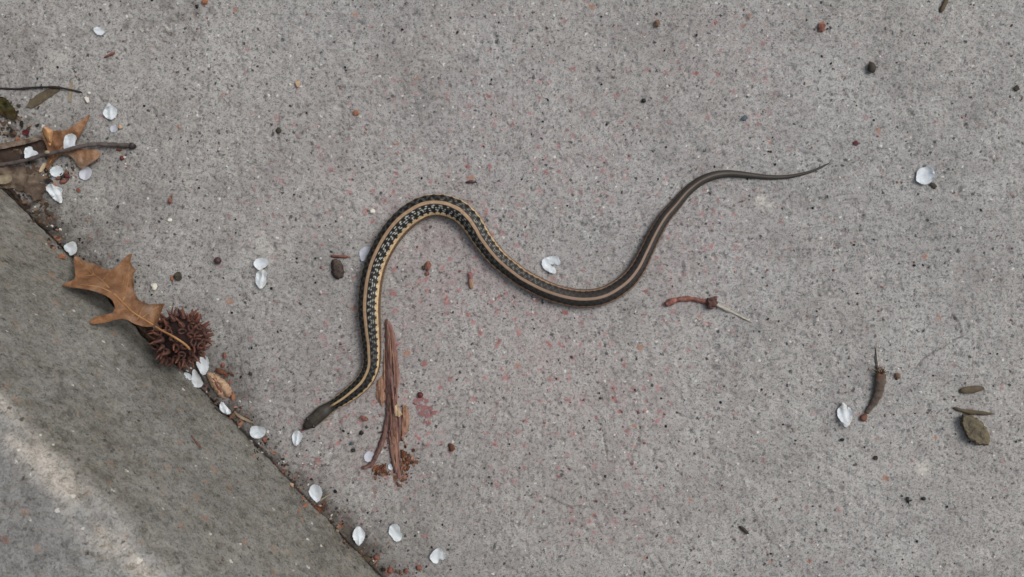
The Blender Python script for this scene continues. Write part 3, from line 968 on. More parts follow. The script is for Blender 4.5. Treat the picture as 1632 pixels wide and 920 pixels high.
oakA = [(95.7, 454), (114.8, 447.8), (120, 442.6), (119, 425), (116.5, 411), (123.5, 407.8), (135.7, 417.4), (154.8, 421), (165, 429.6), (179, 430.4), (191, 420),
        (201, 408), (207, 405), (212, 404), (208.5, 411), (207.8, 418), (212, 426), (217.8, 430), (212, 437.4), (213, 453), (215.7, 474), (231, 484), (250, 485), (262.6, 483.5), (257.4, 494.8),
        (251, 515.7), (247, 520), (231, 521.7), (212, 515.7), (200, 507.8), (187.8, 508.7), (167, 514.8), (144.3, 517.4), (143.5, 510.4), (156.5, 503.5),
        (177.4, 500), (183.5, 493), (181.7, 482.6), (174, 474), (156.5, 466), (132, 460), (109.6, 458.3)]
mm = .001
fA0 = rbf([(95.7, 454, 24 * mm), (144, 515, 29.5 * mm), (247, 520, 27 * mm), (262, 484, 25 * mm), (217, 430, 9 * mm), (210, 405, 3 * mm), (119, 410, 6 * mm), (184, 470, 24 * mm), (160, 446, 20 * mm),
           (138, 429, 13 * mm), (212, 498, 27 * mm), (215, 474, 21 * mm), (130, 455, 24 * mm), (165, 508, 28 * mm), (172, 431, 11 * mm), (200, 430, 9 * mm)])
def fA(X, Y, E=None):
    z = fA0(X, Y) + .0022 * fbm(np.asarray(X) / 16, np.asarray(Y) / 16, 7, 3)
    if E is not None:
        z = z + .0012 * np.clip(1 - E / 7, 0, 1) ** 2
    return np.maximum(z, zs(X, Y) + .0007)
oak = sheet('oak_leaf', oakA, fA, .00028, 'oak', smooth=1, step=2.4, jit=.5)
OFF[oak.name] = oak.location.copy()
tag(oak, 'tan lobed oak leaf with its stalk lying over the sweetgum ball', 'leaf')
vein([(247, 520), (230, 509.5), (212, 498), (198, 484.5), (184.3, 470.4), (163.5, 447.8), (150, 438), (137.4, 428.7), (123.5, 412)], fA, 1.5, .5, oak, name='midrib')
vein([(186, 472), (172, 463.5), (158, 457.5), (145, 455.5), (132, 454), (113, 452.5), (99, 453.6)], fA, 1.0, .5, oak)
vein([(215, 500.5), (203, 506), (190, 507.5), (172, 510), (150, 514)], fA, .8, .4, oak)
vein([(195, 481), (202, 462), (205, 440), (206, 420), (208, 408)], fA, .8, .4, oak)
vein([(226, 507), (238, 498), (250, 490), (259, 485.5)], fA, .8, .4, oak)
for p_ in [[(150, 438), (146, 428), (140, 420)], [(150, 438), (138, 440), (126, 437)], [(163, 447), (170, 439), (176, 433)], [(184, 470), (196, 452), (198, 434)], [(174, 459), (160, 450), (140, 446)], [(205, 491), (192, 494), (182, 499)], [(222, 504), (216, 512), (206, 511)], [(222, 504), (226, 494), (232, 487)], [(203, 462), (208, 456), (212, 450)], [(206, 425), (211, 428), (216, 430)]]:
    vein(p_, fA, .6, .3, oak)
tube('petiole', [(246, 519.4, 1.7, float(fA(np.array([246.]), np.array([519.4]))[0])), (258, 527, 1.6, .0305), (273.7, 535, 1.5, .0338), (285, 542, 1.5, .0338), (295, 549, 1.7, .0328), (303, 557.6, 2.2, .0300)], 'vein', oak, sides=8, rough=.05)

oakB = [(143.5, 181), (141, 190), (134, 203), (127, 216), (122, 224), (119.5, 233), (130, 238), (159, 239), (160, 249.6), (150, 257), (139, 264), (128.7, 271), (122, 261), (116, 252), (108, 246),
        (95.6, 247), (87, 256.5), (78, 268), (72, 275), (74, 262), (77, 252), (77.5, 243), (72, 228), (66.5, 217), (67, 207), (69.5, 201), (78, 206), (85, 208.7), (97, 209), (108, 207), (122, 196), (134, 189)]
fB0 = rbf([(143, 182, .4 * mm), (120, 205, 4 * mm), (100, 215, 2.2 * mm), (86, 210, 3.2 * mm), (69, 203, 5.5 * mm), (72, 228, 3 * mm), (72, 274, .6 * mm), (90, 240, 2.2 * mm), (110, 240, 2.8 * mm), (159, 243, 3.5 * mm), (140, 255, 4.5 * mm), (129, 270, 2.6 * mm), (85, 225, 3 * mm)])
def fB(X, Y, E=None):
    z = fB0(X, Y) + .0018 * fbm(np.asarray(X) / 11, np.asarray(Y) / 11, 17, 2)
    return np.maximum(z, zs(X, Y) + .0006)
leafB = sheet('oak_leaf', oakB, fB, .00028, 'oak', smooth=1, step=2.4, jit=.5)
OFF[leafB.name] = leafB.location.copy()
tag(leafB, 'crumpled orange brown oak leaf pinned under the thick grey twig', 'leaf')
vein([(78, 262), (86, 248), (98, 236), (106, 225), (114, 213), (126, 200), (139, 186)], fB, 1.1, .4, leafB, name='midrib')
vein([(103, 230), (116, 240), (130, 249), (140, 255)], fB, .8, .4, leafB)
flap = sheet('curled_lobe', [(67.5, 203), (73, 201.5), (80, 206), (85, 208.5), (83, 216), (82, 226), (80, 234), (76, 226), (70, 215)], lambda X, Y, E: fB(X, Y) + .0008 + .0022 * np.clip(E / 6, 0, 1) ** .6, .00028, 'oak_pale', smooth=1, step=2.4)
rebase(flap, leafB)

def leafy(name, outline, lift, curl, mat, label, cat, group=None, seed=0, thick=.0003, wave=.0008, wl=10, step=2.6, jit=.6, smooth=1):
    ex = max(1.0, max(math.hypot(a - outline[0][0], b - outline[0][1]) for a, b in outline) * .25)
    def zf(X, Y, E):
        return np.maximum(zs(X, Y) + lift + thick + curl * np.clip(1 - E / ex, 0, 1) ** 2 + wave * (fbm(X / wl, Y / wl, seed, 2) + .2), zs(X, Y) + thick * .6)
    o = sheet(name, outline, zf, thick, mat, smooth=smooth, step=step, jit=jit)
    OFF[o.name] = o.location.copy()
    return tag(o, label, cat, group)

dl = leafy('dead_leaf', [(-30, 262), (0, 263), (13, 261), (24, 266), (36, 264), (44, 270), (57, 270), (66, 279), (76, 284), (70, 289), (62, 290), (71, 296), (73, 304), (66, 308), (68, 317), (54, 320), (50, 312), (43, 311), (37, 304), (28, 305), (20, 299), (14, 301), (-3, 300), (-26, 296)], .0012, -.0006, 'dead',
      'broken grey brown dead leaf lying along the kerb joint', 'leaf', seed=5, wave=.0034, wl=13, smooth=0, jit=2.2)
sc2 = leafy('dead_leaf', [(4, 279), (14, 277), (20, 284), (16, 291), (6, 294), (-10, 292), (-12, 282)], .0040, .0005, 'straw', 'small pale leaf scrap on top of the broken grey leaf', 'leaf', seed=8, wave=.0006)
leafy('curled_leaf', [(-30, 238), (0, 236), (20, 233), (42, 228), (58, 221), (70, 225), (76, 238), (64, 250), (45, 257), (20, 260), (0, 262), (-28, 264)], .0006, -.0003, 'darkleaf',
      'dark brown rotting leaf under the thick grey twig', 'leaf', seed=9, wave=.0012)
leafy('curled_leaf', [(18, 226), (40, 222), (62, 217), (68, 220), (60, 225), (40, 230), (20, 234), (2, 238), (-14, 238), (-14, 231)], .0020, .0008, 'dead', 'narrow grey brown leaf strip beside the crumpled oak leaf', 'leaf', seed=10, wave=.0012)
leafy('leaf_scrap', [(-24, 158), (-4, 155), (8, 155), (17, 166), (23, 172), (25, 180), (27, 190), (20, 191), (9, 187), (0, 181), (-20, 184)], .0010, .0010, 'green',
      'green and brown leaf scrap between the thin dark twig and leaf heap', 'leaf', seed=11, wave=.0026, wl=7, smooth=0, jit=1.6)
leafy('leaf_scrap', [(41, 170), (48, 160), (60, 150), (75, 142), (91, 138), (97, 141), (92, 147), (79, 155), (65, 165), (50, 173)], .0004, -.0002, 'olive',
      'flat olive grey leaf strip tucked under the thin dark twig', 'leaf', seed=12, wave=.0010, smooth=0, jit=1.4)
leafy('straw_bit', [(112, 130), (116, 130), (115, 146), (113, 163), (109, 163), (110, 146)], .0002, 0, 'straw', 'flat pale straw bit crossing under the thin twig', 'straw', seed=13, wave=.0004)
leafy('leaf_scrap', [(34, 211), (39, 206), (46, 208), (46, 214), (40, 216)], .0004, .0006, 'darkred', 'small dark red leaf scrap between twigs and green scrap', 'leaf', seed=14)
leafy('leaf_scrap', [(61, 275), (66, 264), (71, 259), (74, 262), (70, 270), (67, 274)], .0010, .0004, 'barkpale', 'tiny pale yellow husk flake by the oak leaf tip', 'flake', seed=15, step=1.5)
leafy('leaf_scrap', [(473, 817), (478, 810), (489, 801), (493, 803), (486, 811), (478, 819)], .0003, .0002, 'orange', 'narrow orange brown strip lying over the kerb joint', 'leaf', seed=16, step=1.8)
leafy('leaf_scrap', [(500, 806), (507, 806), (513, 809), (517, 800), (520, 800), (517, 811), (511, 820), (506, 814)], .0004, .0008, 'rust', 'forked rust brown leaf scrap touching a white petal at the joint', 'leaf', seed=17, step=1.8)
leafy('leaf_scrap', [(574, 890), (579, 886), (588, 888), (592, 892), (584, 897), (577, 895)], .0004, .0006, 'olive', 'small dark olive leaf scrap in the kerb joint', 'leaf', seed=18, step=1.8)
leafy('leaf_scrap', [(373, 655), (378, 659), (390, 666), (404, 673), (407, 676), (396, 673), (384, 668), (374, 660)], .0004, .0003, 'straw', 'thin grey straw blade between two petals at the kerb joint', 'straw', seed=19, step=1.8)

# ------------------------------------------------------------------ twigs
def dark_stub(o, *a): return o
t2 = tube('twig', [(-40, 268, 3.0, .0042), (0, 263, 3.2, .0044), (38, 256.5, 3.3, .0050), (69.6, 247, 3.3, .0060), (104, 240, 3.3, .0058), (130, 233.4, 3.4, .0052), (156.5, 230, 3.5, .0032), (191, 231.3, 3.6, .0016), (215, 232.6, 4.0, .0012)], 'twig', sides=10, rough=.14, n=110)
OFF[t2.name] = t2.location.copy()
tag(t2, 'thick grey twig lying across the crumpled oak leaf', 'twig')
tube('bark_end', [(206, 232.5, 4.2, .0013), (212, 233, 4.8, .0014), (217, 233.5, 3.8, .0013)], 'twigdark', t2, sides=9, rough=.3)
blob('side_bud', 75, 243, 4, 3, .4, 6, 'straw', t2, dz=.0068)
t1 = tube('twig', [(-30, 141, 1.5), (0, 141, 1.5), (27, 142, 1.6), (53, 139.8, 1.6, .0014), (85, 139, 1.8, .0018), (106.5, 142, 1.6, .0014), (131, 147.4, 1.2)], 'twigdark', sides=8, rough=.15, knots=9)
tag(t1, 'thin dark twig lying over an olive leaf strip', 'twig')
tag(tube('twig', [(309, 576, 1.2, .0026), (314, 586, 1.3, .0024), (320, 598, 1.3, .0020), (325.5, 609, 1.2, .0010)], 'twigdark', sides=7), 'short dark twig lying across white petals by the sweetgum ball', 'twig')
tag(tube('twig', [(342, 649, 1.3, .0022), (348, 655, 1.3, .0022), (355, 659, 1.4, .0022), (363, 662.5, 1.2, .0012)], 'twigdark', sides=7), 'tiny dark curved stem over a petal stuck in the joint', 'twig')
tag(tube('twig', [(506, 800, 1.8), (515, 794.5, 1.5), (528.5, 786.5, .9)], 'straw', sides=7), 'short pale splinter poking from under a petal at the joint', 'splinter')
tag(tube('twig', [(412, 431, .8), (418, 429, 1), (426, 425, .8)], 'twigdark', sides=6), 'tiny dark stem between two touching white petals', 'twig')

# ------------------------------------------------------------------ rotten wood beside the snake
wb = P(622, 640); wood = empty('rotten_wood', (wb.x, wb.y, zsurf(622, 640)))
tag(wood, 'long splintered reddish brown piece of rotten wood beside the snake', 'wood')
tube('strand', [(616, 509, 2.5), (618, 530, 4.2), (619, 560, 4.8), (619.5, 590, 5.6), (620.5, 620, 6.3), (622, 650, 6.2), (624, 680, 5), (626, 702, 3.5)], 'bark', wood, sides=14, rough=.2, ridge=.2, flat=.55, n=90)
tube('strand', [(619, 512, 2.6), (625, 530, 3.6), (628, 550, 3.8), (630.5, 575, 4.4), (633, 600, 4.2), (632, 618, 3), (629, 634, 1.5)], 'barkred', wood, sides=12, rough=.2, ridge=.16, flat=.55, n=60)
tube('strand', [(626, 656, 3.5), (629, 672, 4.2), (630.5, 690, 4.2), (632, 720, 3.8), (634, 745, 3.4), (637, 764, 2.8)], 'barkred', wood, sides=12, rough=.2, ridge=.15, flat=.55, n=60)
tube('strand', [(620, 655, 3.8), (617, 672, 4.2), (613, 692, 4.2), (607, 710, 4), (599, 728, 3.8), (592, 740, 3.6), (584, 745, 3.4), (576.5, 745.5, 2.6)], 'bark', wood, sides=10, rough=.14, ridge=.12, n=60)
tube('strand', [(634, 652, 2.6), (637, 672, 2.8), (637, 692, 2.2), (635, 707, 1.4)], 'bark', wood, sides=8, rough=.18, n=30)
tube('strand', [(621, 684, 2.6), (623, 705, 3.2), (626, 730, 3.2), (631, 754, 2.4)], 'bark', wood, sides=8, rough=.2, n=40)
tube('strand', [(613, 556, 1.0), (612.5, 580, 1.6), (613, 610, 2.0), (614, 640, 1.6)], 'barktan', wood, sides=7, rough=.2, n=40)
tube('strand', [(623, 600, 1.2, .0045), (626, 625, 1.6, .0048), (628, 645, 1.4, .0044), (629, 660, 1.0, .0036)], 'barkred', wood, sides=7, rough=.2, n=40)
tube('strand', [(630.5, 628, 1.2), (632, 640, 1.5), (635, 650, 1.2)], 'barkpale', wood, sides=7, rough=.2)
for i in range(30):
    t0 = rnd.uniform(0, .8); t1_ = t0 + rnd.uniform(.12, .3); off = rnd.uniform(-7, 8)
    cx_ = lambda t: np.interp(t, [0, .3, .6, .75, 1], [619, 624, 626, 628, 636])
    rows = [(float(cx_(t)) + off * (.35 + .65 * min(1, t * 2)) + rnd.uniform(-.6, .6), 512 + 250 * t, (.35 + .6 * rnd.random()), zsurf(622, 512 + 250 * t) + max(.0005, .0033 * (1 - (off / 9) ** 2) * (.6 + .4 * (t < .72)))) for t in np.linspace(t0, min(1, t1_), 5)]
    tube('fibre', rows, ['bark', 'barkred', 'barktan', 'barkred'][i % 4], wood, sides=5, rough=.25, n=16)
for outl, mt_, lf in [([(600, 606), (606.5, 603.5), (610.5, 592), (613.5, 592), (614.5, 615), (615, 637), (610.5, 649), (605, 641), (600.4, 637), (599.5, 620)], 'barktan', .0003),
                      ([(641.5, 645), (649.6, 648), (652.5, 662.6), (651.5, 684), (646.4, 694), (640.7, 702), (639.8, 679), (641.5, 659)], 'barktan', .0008),
                      ([(628, 648), (632, 645), (636, 650), (641, 660), (637, 664), (630, 663)], 'barkpale', .0026)]:
    o = sheet('bark_flake', outl, (lambda lf: lambda X, Y, E: zs(X, Y) + lf + .0010 * np.clip(E / 4, 0, 1) + .0012 * fbm(X / 2.5, Y / 14, 31, 3))(lf), .0005, mt_, smooth=0, step=1.8, jit=1.9)
    rebase(o, wood)
for (px, py, rx, ry, a, lab) in [(605, 748, 9, 8, .4, 'rust brown crumbly lump beside a tiny petal and the rotten wood'), (647, 736, 6, 15, -.25, 'long rust brown crumbly lump against the end of the rotten wood')]:
    e = empty('wood_crumb', P(px, py)); tag(e, lab, 'wood crumb')
    for i in range(9):
        th = rnd.uniform(0, 6.28); rr_ = rnd.random() ** .6
        ux, uy = math.cos(th) * rr_ * rx, math.sin(th) * rr_ * ry
        blob('crumb', px + ux * math.cos(a) - uy * math.sin(a), py + ux * math.sin(a) + uy * math.cos(a), rnd.uniform(3, 5.5), rnd.uniform(2.2, 3.5), rnd.uniform(0, 3), rnd.uniform(4, 7), 'rust' if i % 4 else 'orange', e, rough=.4, seed=i)

# ------------------------------------------------------------------ petals
PET = [
 ([(148, 45), (157, 42), (168, 50), (162, 57.6), (152, 54)], 'lone small white petal on clear pavement well apart from the thin dark twig', 0, .9, 0),
 ([(173.4, 163), (176.5, 167), (185.6, 172.5), (186.8, 182.4), (181, 190), (173.4, 191), (165.8, 185.4), (163.5, 178.6), (169.5, 169)], 'round white petal with a raised middle crease near the oak leaf tip', 1, 1.4, 0),
 ([(175, 201.4), (185.6, 199), (187.9, 206.7), (182.6, 212), (175.7, 209.8)], 'small greyish petal next to the creased round petal', 0, .5, 1),
 ([(102.7, 217.4), (111, 212), (120, 215), (122.5, 221), (119.4, 225), (120, 236), (110, 239), (101, 240), (101, 225)], 'white petal lying on the crumpled oak leaf', 0, .8, 0),
 ([(37.3, 237), (50, 232), (52.5, 240), (60, 241.7), (61, 248), (50, 254), (40.3, 256)], 'torn white petal on the dark rotting leaf against the thick twig', 0, 1.6, 0),
 ([(80, 268.7), (94, 262.6), (101.7, 272), (100, 279), (88.7, 283.5), (79, 277.4)], 'rounded white petal by the stem end of the crumpled oak leaf', 0, 1.0, 0),
 ([(127, 271), (141, 264.3), (147, 274), (144.3, 282.6), (135.7, 288.7), (125.2, 282.6)], 'pale lilac white petal touching a blunt lobe of the crumpled oak leaf', 0, .8, 1),
 ([(71.3, 300), (80, 291.3), (90.4, 298.3), (100.9, 300), (97.4, 310.4), (100, 315.7), (98.3, 325.2), (87, 319), (78.3, 308.7)], 'jagged folded white petal beside the broken grey leaf', 1, 2.4, 0),
 ([(101, 392), (108, 387), (119, 384.3), (123.5, 395.7), (121.7, 402.6), (112, 408.7), (109.6, 402.6), (102.6, 399)], 'bluish white petal at the joint touching a lobe tip of the oak leaf', 0, 1.0, 0),
 ([(404, 418), (409, 412.5), (416.6, 410.3), (424, 412), (428, 417), (426, 424), (415.5, 430.7), (412, 430.7), (404.5, 423.6)], 'broad white petal, shorter of a touching pair on open pavement', 0, 1.0, 0),
 ([(412, 431.3), (420, 428.5), (426.5, 436), (423.8, 443), (425, 450.6), (420, 458.3), (414.4, 461), (407.8, 452.8), (406.7, 445), (408.3, 436)], 'long white petal, longer of a touching pair on open pavement', 1, 1.3, 0),
 ([(573, 398.5), (581.7, 393), (592, 393.6), (591, 402), (584, 408), (580.6, 416.4), (574.7, 416), (572.5, 405)], 'white petal half tucked against the flank of the snake', 0, .6, 1),
 ([(864.5, 413), (875, 408.4), (884, 407.5), (890, 410), (893.6, 417.6), (892, 423), (884, 421.5), (876.7, 421.4), (881, 425), (886, 429), (887.4, 434.4), (882.8, 436.7), (874, 433.5), (866, 428.3), (863, 420)], 'deeply notched heart shaped white petal inside the rear bend of the snake', 0, 1.1, 0),
 ([(1462.6, 269.6), (1474, 266), (1485, 266), (1491.5, 276.5), (1488.7, 287), (1474.8, 295.7), (1466, 292), (1459, 287)], 'single broad white petal beyond the tip of the snake tail', 1, 1.4, 0),
 ([(1343, 640), (1345, 643.5), (1352, 648), (1358, 654), (1358.8, 669.5), (1350.8, 681.5), (1345, 680), (1340, 671), (1335, 665), (1334, 653), (1341, 647)], 'pointed white petal beside the curved grey catkin', 1, 1.6, 0),
 ([(312, 578), (314.5, 571.4), (322, 568), (329, 567), (333, 574.7), (332.7, 589), (325, 600), (316, 592)], 'large white petal under the short dark twig touching the sweetgum ball', 0, 1.2, 0),
 ([(306, 591), (311, 588), (320, 602), (325, 612), (319, 618), (310, 618), (305.5, 612), (305.5, 601)], 'white petal at the joint under the foot of the short dark twig', 0, .8, 0),
 ([(292.5, 595), (296.5, 593.4), (306, 598), (305.5, 606.5), (300, 605.6), (294, 601)], 'tiny white petal lobe on the kerb foot under the sweetgum ball', 0, .6, 0),
 ([(353, 639), (362, 649), (368, 655), (367.5, 660), (360, 661), (350, 654), (349.5, 645.6)], 'white petal stuck in the joint next to the tan seed husk', 1, 1.6, 0),
 ([(399, 680), (407, 679), (422, 680.7), (423.4, 690.5), (417, 698.6), (404, 699), (397.6, 693)], 'squarish white petal on the pavement edge by the joint', 1, 1.3, 0),
 ([(474, 685.7), (483, 693), (480, 702), (474, 710.6), (468, 710), (465, 699), (466.5, 690)], 'small white petal right in front of the snake head', 1, 1.3, 0),
 ([(495, 774), (503, 771.7), (512, 777), (514, 788), (507, 802.6), (500, 797), (491, 786)], 'white petal beside the forked rust brown leaf scrap at the joint', 0, 1.4, 0),
 ([(570.6, 837), (581, 846.7), (581.7, 857.4), (574.5, 869), (569.6, 870), (561.8, 857.4), (562.7, 846.7)], 'narrow pointed white petal next to the joint near a dark olive scrap', 1, 2.0, 0),
 ([(622.4, 836), (632, 835), (638.5, 842), (637, 846.7), (641.5, 852.5), (639, 862), (630, 863.7), (623.4, 855.5), (618.5, 848.6)], 'ragged edged white petal beyond the crumbled end of the rotten wood', 0, 1.0, 0),
 ([(697.8, 872), (705, 877), (710.5, 884), (709.5, 892.6), (697.8, 890.5), (699.5, 896.5), (693, 899.5), (685, 891.7), (685, 884)], 'notched white petal, beside the ragged edged petal and farther from the kerb', 0, 1.3, 0),
 ([(581, 723), (587.7, 719), (596, 721.3), (598.5, 728), (589, 737.5), (580.4, 734.3)], 'lilac white petal tucked under the curved end of the rotten wood', 0, .5, 1),
 ([(620.3, 737.6), (625.2, 742.5), (626, 749.8), (620.3, 749), (617.9, 744)], 'tiny white petal scrap between rust crumbs and the rotten wood', 0, .7, 0),
]
for i, (ol, lab, ridge, cup, old) in enumerate(PET):
    cx = sum(a for a, b in ol) / len(ol); cy = sum(b for a, b in ol) / len(ol)
    L_ = max(math.hypot(a - cx, b - cy) for a, b in ol)
    fa = max(ol, key=lambda p: math.hypot(p[0] - cx, p[1] - cy))
    ang = math.atan2(fa[1] - cy, fa[0] - cx)
    tl_ = rnd.uniform(0, 6.28)
    onleaf = i in (3, 4)
    def zf(X, Y, E, i=i, cx=cx, cy=cy, L_=L_, ang=ang, ridge=ridge, cup=cup, tl_=tl_, onleaf=onleaf):
        dx, dy = (X - cx) / L_, (Y - cy) / L_
        u = dx * math.cos(ang) + dy * math.sin(ang); v_ = -dx * math.sin(ang) + dy * math.cos(ang)
        base = zs(X, Y)
        if i == 3: base = np.maximum(fB(X, Y), base) + .0002
        if i == 4: base = base + .0026
        cup = cup * 1.35
        z = .0009 * cup * (dx * dx + dy * dy) + .0006 * cup * np.clip(dx * math.cos(tl_) + dy * math.sin(tl_) + .3, 0, 2)
        z = z + .0011 * ridge * np.exp(-(v_ / .16) ** 2) * (.5 + .5 * np.clip(-u + .4, 0, 1)) - .0004 * (1 - ridge) * np.exp(-(v_ / .2) ** 2)
        z = z + .0005 * cup * fbm(X / 5, Y / 5, 300 + i, 2) * np.clip(1.2 - E / 6, .2, 1)
        return np.maximum(base + .0003 + z, base + .00022)
    o = sheet('petal', ol, zf, .00016, 'petal_old' if old else 'petal', smooth=1, step=1.7, jit=.9)
    tag(o, lab, 'petal', 'white petals scattered on the concrete')

# ------------------------------------------------------------------ red stalk with knob, catkin, husk, buds, stones
fb = P(1120, 482); st = empty('dry_stalk', fb); tag(st, 'reddish dry stalk with a brown knob and thin white end', 'stalk')
tube('red_stem', [(1060, 486, 4.6), (1066, 483, 5.2), (1073, 479.5, 4.6), (1084, 477, 4.0), (1095, 476, 4.0), (1105, 476.6, 3.8), (1113.5, 478.5, 3.6), (1124, 481, 3.8), (1130, 483, 4)], 'redtwig', st, sides=10, rough=.18, ridge=.12, n=40)
blob('knob', 1133, 483, 9.5, 7.5, .2, 13, 'knob', st, rough=.35, sub=3, freq=3)
tube('knob_scale', [(1127, 476.5, 2.5, .0026), (1133, 477.5, 3, .0032), (1140, 476, 3.0, .0030), (1142, 473, 2.2, .0024)], 'knob', st, sides=8, rough=.3)
tube('knob_scale', [(1127, 490, 2.5, .0016), (1133, 491, 3, .0018), (1138, 489, 2.6, .0020)], 'knob', st, sides=8, rough=.3)
tube('white_stem', [(1141, 485, 2.4, .0018), (1148, 489, 2.2, .0017), (1156, 492.5, 2.6, .0015), (1163, 496, 2.0), (1175, 502, 1.7), (1188, 508.5, 1.5), (1199, 513.5, .9)], 'whitestem', st, sides=8, rough=.2, ridge=.1)

cb = P(1398, 615); ck = empty('catkin', cb); tag(ck, 'curved grey brown catkin with a reddish tip and wispy stalk', 'catkin')
tube('body', [(1403.5, 594, 7.5), (1403.5, 604, 8), (1402.5, 614, 7.8), (1399.5, 626, 7), (1396, 636, 6), (1390, 646, 4.6), (1384, 654, 3.8), (1381, 659, 3.6)], 'catkin', ck, sides=14, rough=.12, ridge=.08, flat=.85, n=44)
blob('tip', 1376.5, 666, 6.4, 4.8, .85, 8, 'catkin_tip', ck, rough=.22)
tube('stalk', [(1400, 590, 1.6), (1399, 578, 1.2), (1397.5, 566, 1.0), (1397, 556, .8), (1398.5, 543, .5)], 'whitestem', ck, sides=6)
tube('stalk', [(1398, 589, 1.4), (1395.5, 575, 1.1), (1395, 560, .8), (1394, 552, .5)], 'twig', ck, sides=6)
for i in range(22):
    a = -math.pi / 2 + rnd.uniform(-1.5, 1.5)
    x0, y0 = 1402.5 + rnd.uniform(-6, 6), 594 + rnd.uniform(-3, 4)
    ln_ = rnd.uniform(5, 11)
    tube('hair', [(x0, y0, 1.0, zsurf(1402, 594) + rnd.uniform(.001, .0042)), (x0 + math.cos(a) * ln_ * .5, y0 + math.sin(a) * ln_ * .5, .7, zsurf(1402, 594) + rnd.uniform(.001, .004)), (x0 + math.cos(a) * ln_, y0 + math.sin(a) * ln_, .35, zsurf(1402, 594) + rnd.uniform(.0004, .0035))], 'fuzz', ck, sides=5, n=6)

hk_ol = [(328, 595), (334, 592), (347, 598), (360, 609), (369, 622), (367.5, 632), (358.5, 636), (347, 631), (339, 620), (333, 607)]
hk = sheet('seed_husk', hk_ol, lambda X, Y, E: zs(X, Y) + .0014 + .0026 * (1 - np.clip(1 - E / 9, 0, 1) ** 2) - .0016 * np.exp(-((X - 348 - (Y - 614) * .55) / 3.2) ** 2) + .0014 * fbm(X / 4, Y / 4, 77, 3), .0012, 'husk', smooth=1, step=1.6, jit=1.6)
OFF[hk.name] = hk.location.copy()
tag(hk, 'pale tan seed husk with a reddish groove beside the joint', 'seed husk')
def hz_h(X, Y): return zs(X, Y) + .0028
tube('groove_lining', [(339, 603, 1.2, .0030), (343, 609, 1.8, .0030), (346, 615, 2.0, .0030), (350, 621, 2.0, .0030), (353, 626, 1.4, .0030)], 'huskin', hk, sides=8, rough=.25, flat=.5)

def lump(name, outline, h, mat, label, cat, seed=1, p=.5, ex=7, jit=.8, smooth=1):
    def zf(X, Y, E):
        return zs(X, Y) + h * (1 - np.clip(1 - E / ex, 0, 1) ** 2) ** p * (1 + .28 * fbm(X / 9, Y / 9, seed, 2)) + .0001
    zb = min(zsurf(a, b) for a, b in outline) - .0002
    o = sheet(name, outline, zf, 0, mat, smooth=smooth, step=2.6 if not smooth else 1.8, jit=jit, bottom_flat=zb)
    o.data.set_sharp_from_angle(angle=R(30))
    return tag(o, label, cat)
lump('flat_stone', [(1534, 659), (1548.7, 661.6), (1562, 670), (1572, 681), (1578.5, 697), (1576, 710), (1556, 709), (1541, 699), (1536, 686), (1530, 676)], .0046, 'stone_olive', 'olive brown angular stone beside two grey wood slivers', 'stone', 3, .45, 4, 2.6, 0)
lump('dry_bud', [(528, 414), (538, 412), (546, 421), (549.7, 435.6), (543, 446), (533, 445), (527, 431)], .0036, 'bud', 'dark brown dried bud under a thin reddish sliver', 'bud', 4, jit=2.4)
tag(tube('wood_sliver', [(527, 408, 2.0), (540, 408.6, 2.5), (557, 409.5, 2.0)], 'redchip', sides=8, rough=.2, ridge=.15), 'thin reddish brown sliver touching the dark dried bud', 'wood sliver')
tag(tube('wood_sliver', [(1519, 650, 1.8), (1533, 654, 3.2), (1550, 657, 3.4), (1566, 658.5, 3.2), (1583, 659.5, 1.8)], 'olive', sides=9, rough=.2, ridge=.15), 'long grey wood sliver touching the olive brown stone', 'wood sliver')
tag(tube('wood_sliver', [(1529, 624, 2.6), (1538, 622, 5), (1552, 621, 5), (1568, 618.5, 3)], 'olive', sides=9, rough=.2, ridge=.2, flat=.7), 'short thick grey brown wood sliver apart from the olive stone', 'wood sliver')
tag(tube('wood_sliver', [(742, 291, 1.6), (750, 290, 2.4), (759, 290, 1.6)], 'plum', sides=8, rough=.2), 'small dark sliver outside the front bend of the snake', 'wood sliver')
tag(tube('wood_sliver', [(166, 92, 1.6), (174, 88, 2.4), (183, 83.5, 2)], 'redchip', sides=8, rough=.2), 'small brown sliver on clear pavement near a lone small petal', 'wood sliver')
tag(tube('wood_sliver', [(1178, 839, 2), (1184, 843, 3), (1193, 851, 2.2)], 'stone_dark', sides=8, rough=.25), 'small dark grey sliver alone on bare pavement', 'wood sliver')
tag(tube('wood_sliver', [(1511, -6, 3.4), (1506, 6, 3.6), (1499, 20, 3)], 'olive', sides=9, rough=.2, flat=.7), 'olive grey splinter alone beyond the dark oval seed', 'wood sliver')
tag(tube('wood_sliver', [(305, 694, 1.3), (311, 703, 2.0), (320, 714, 2.2)], 'bark', sides=7, rough=.2), 'narrow brown splinter stuck on the kerb face', 'wood sliver')

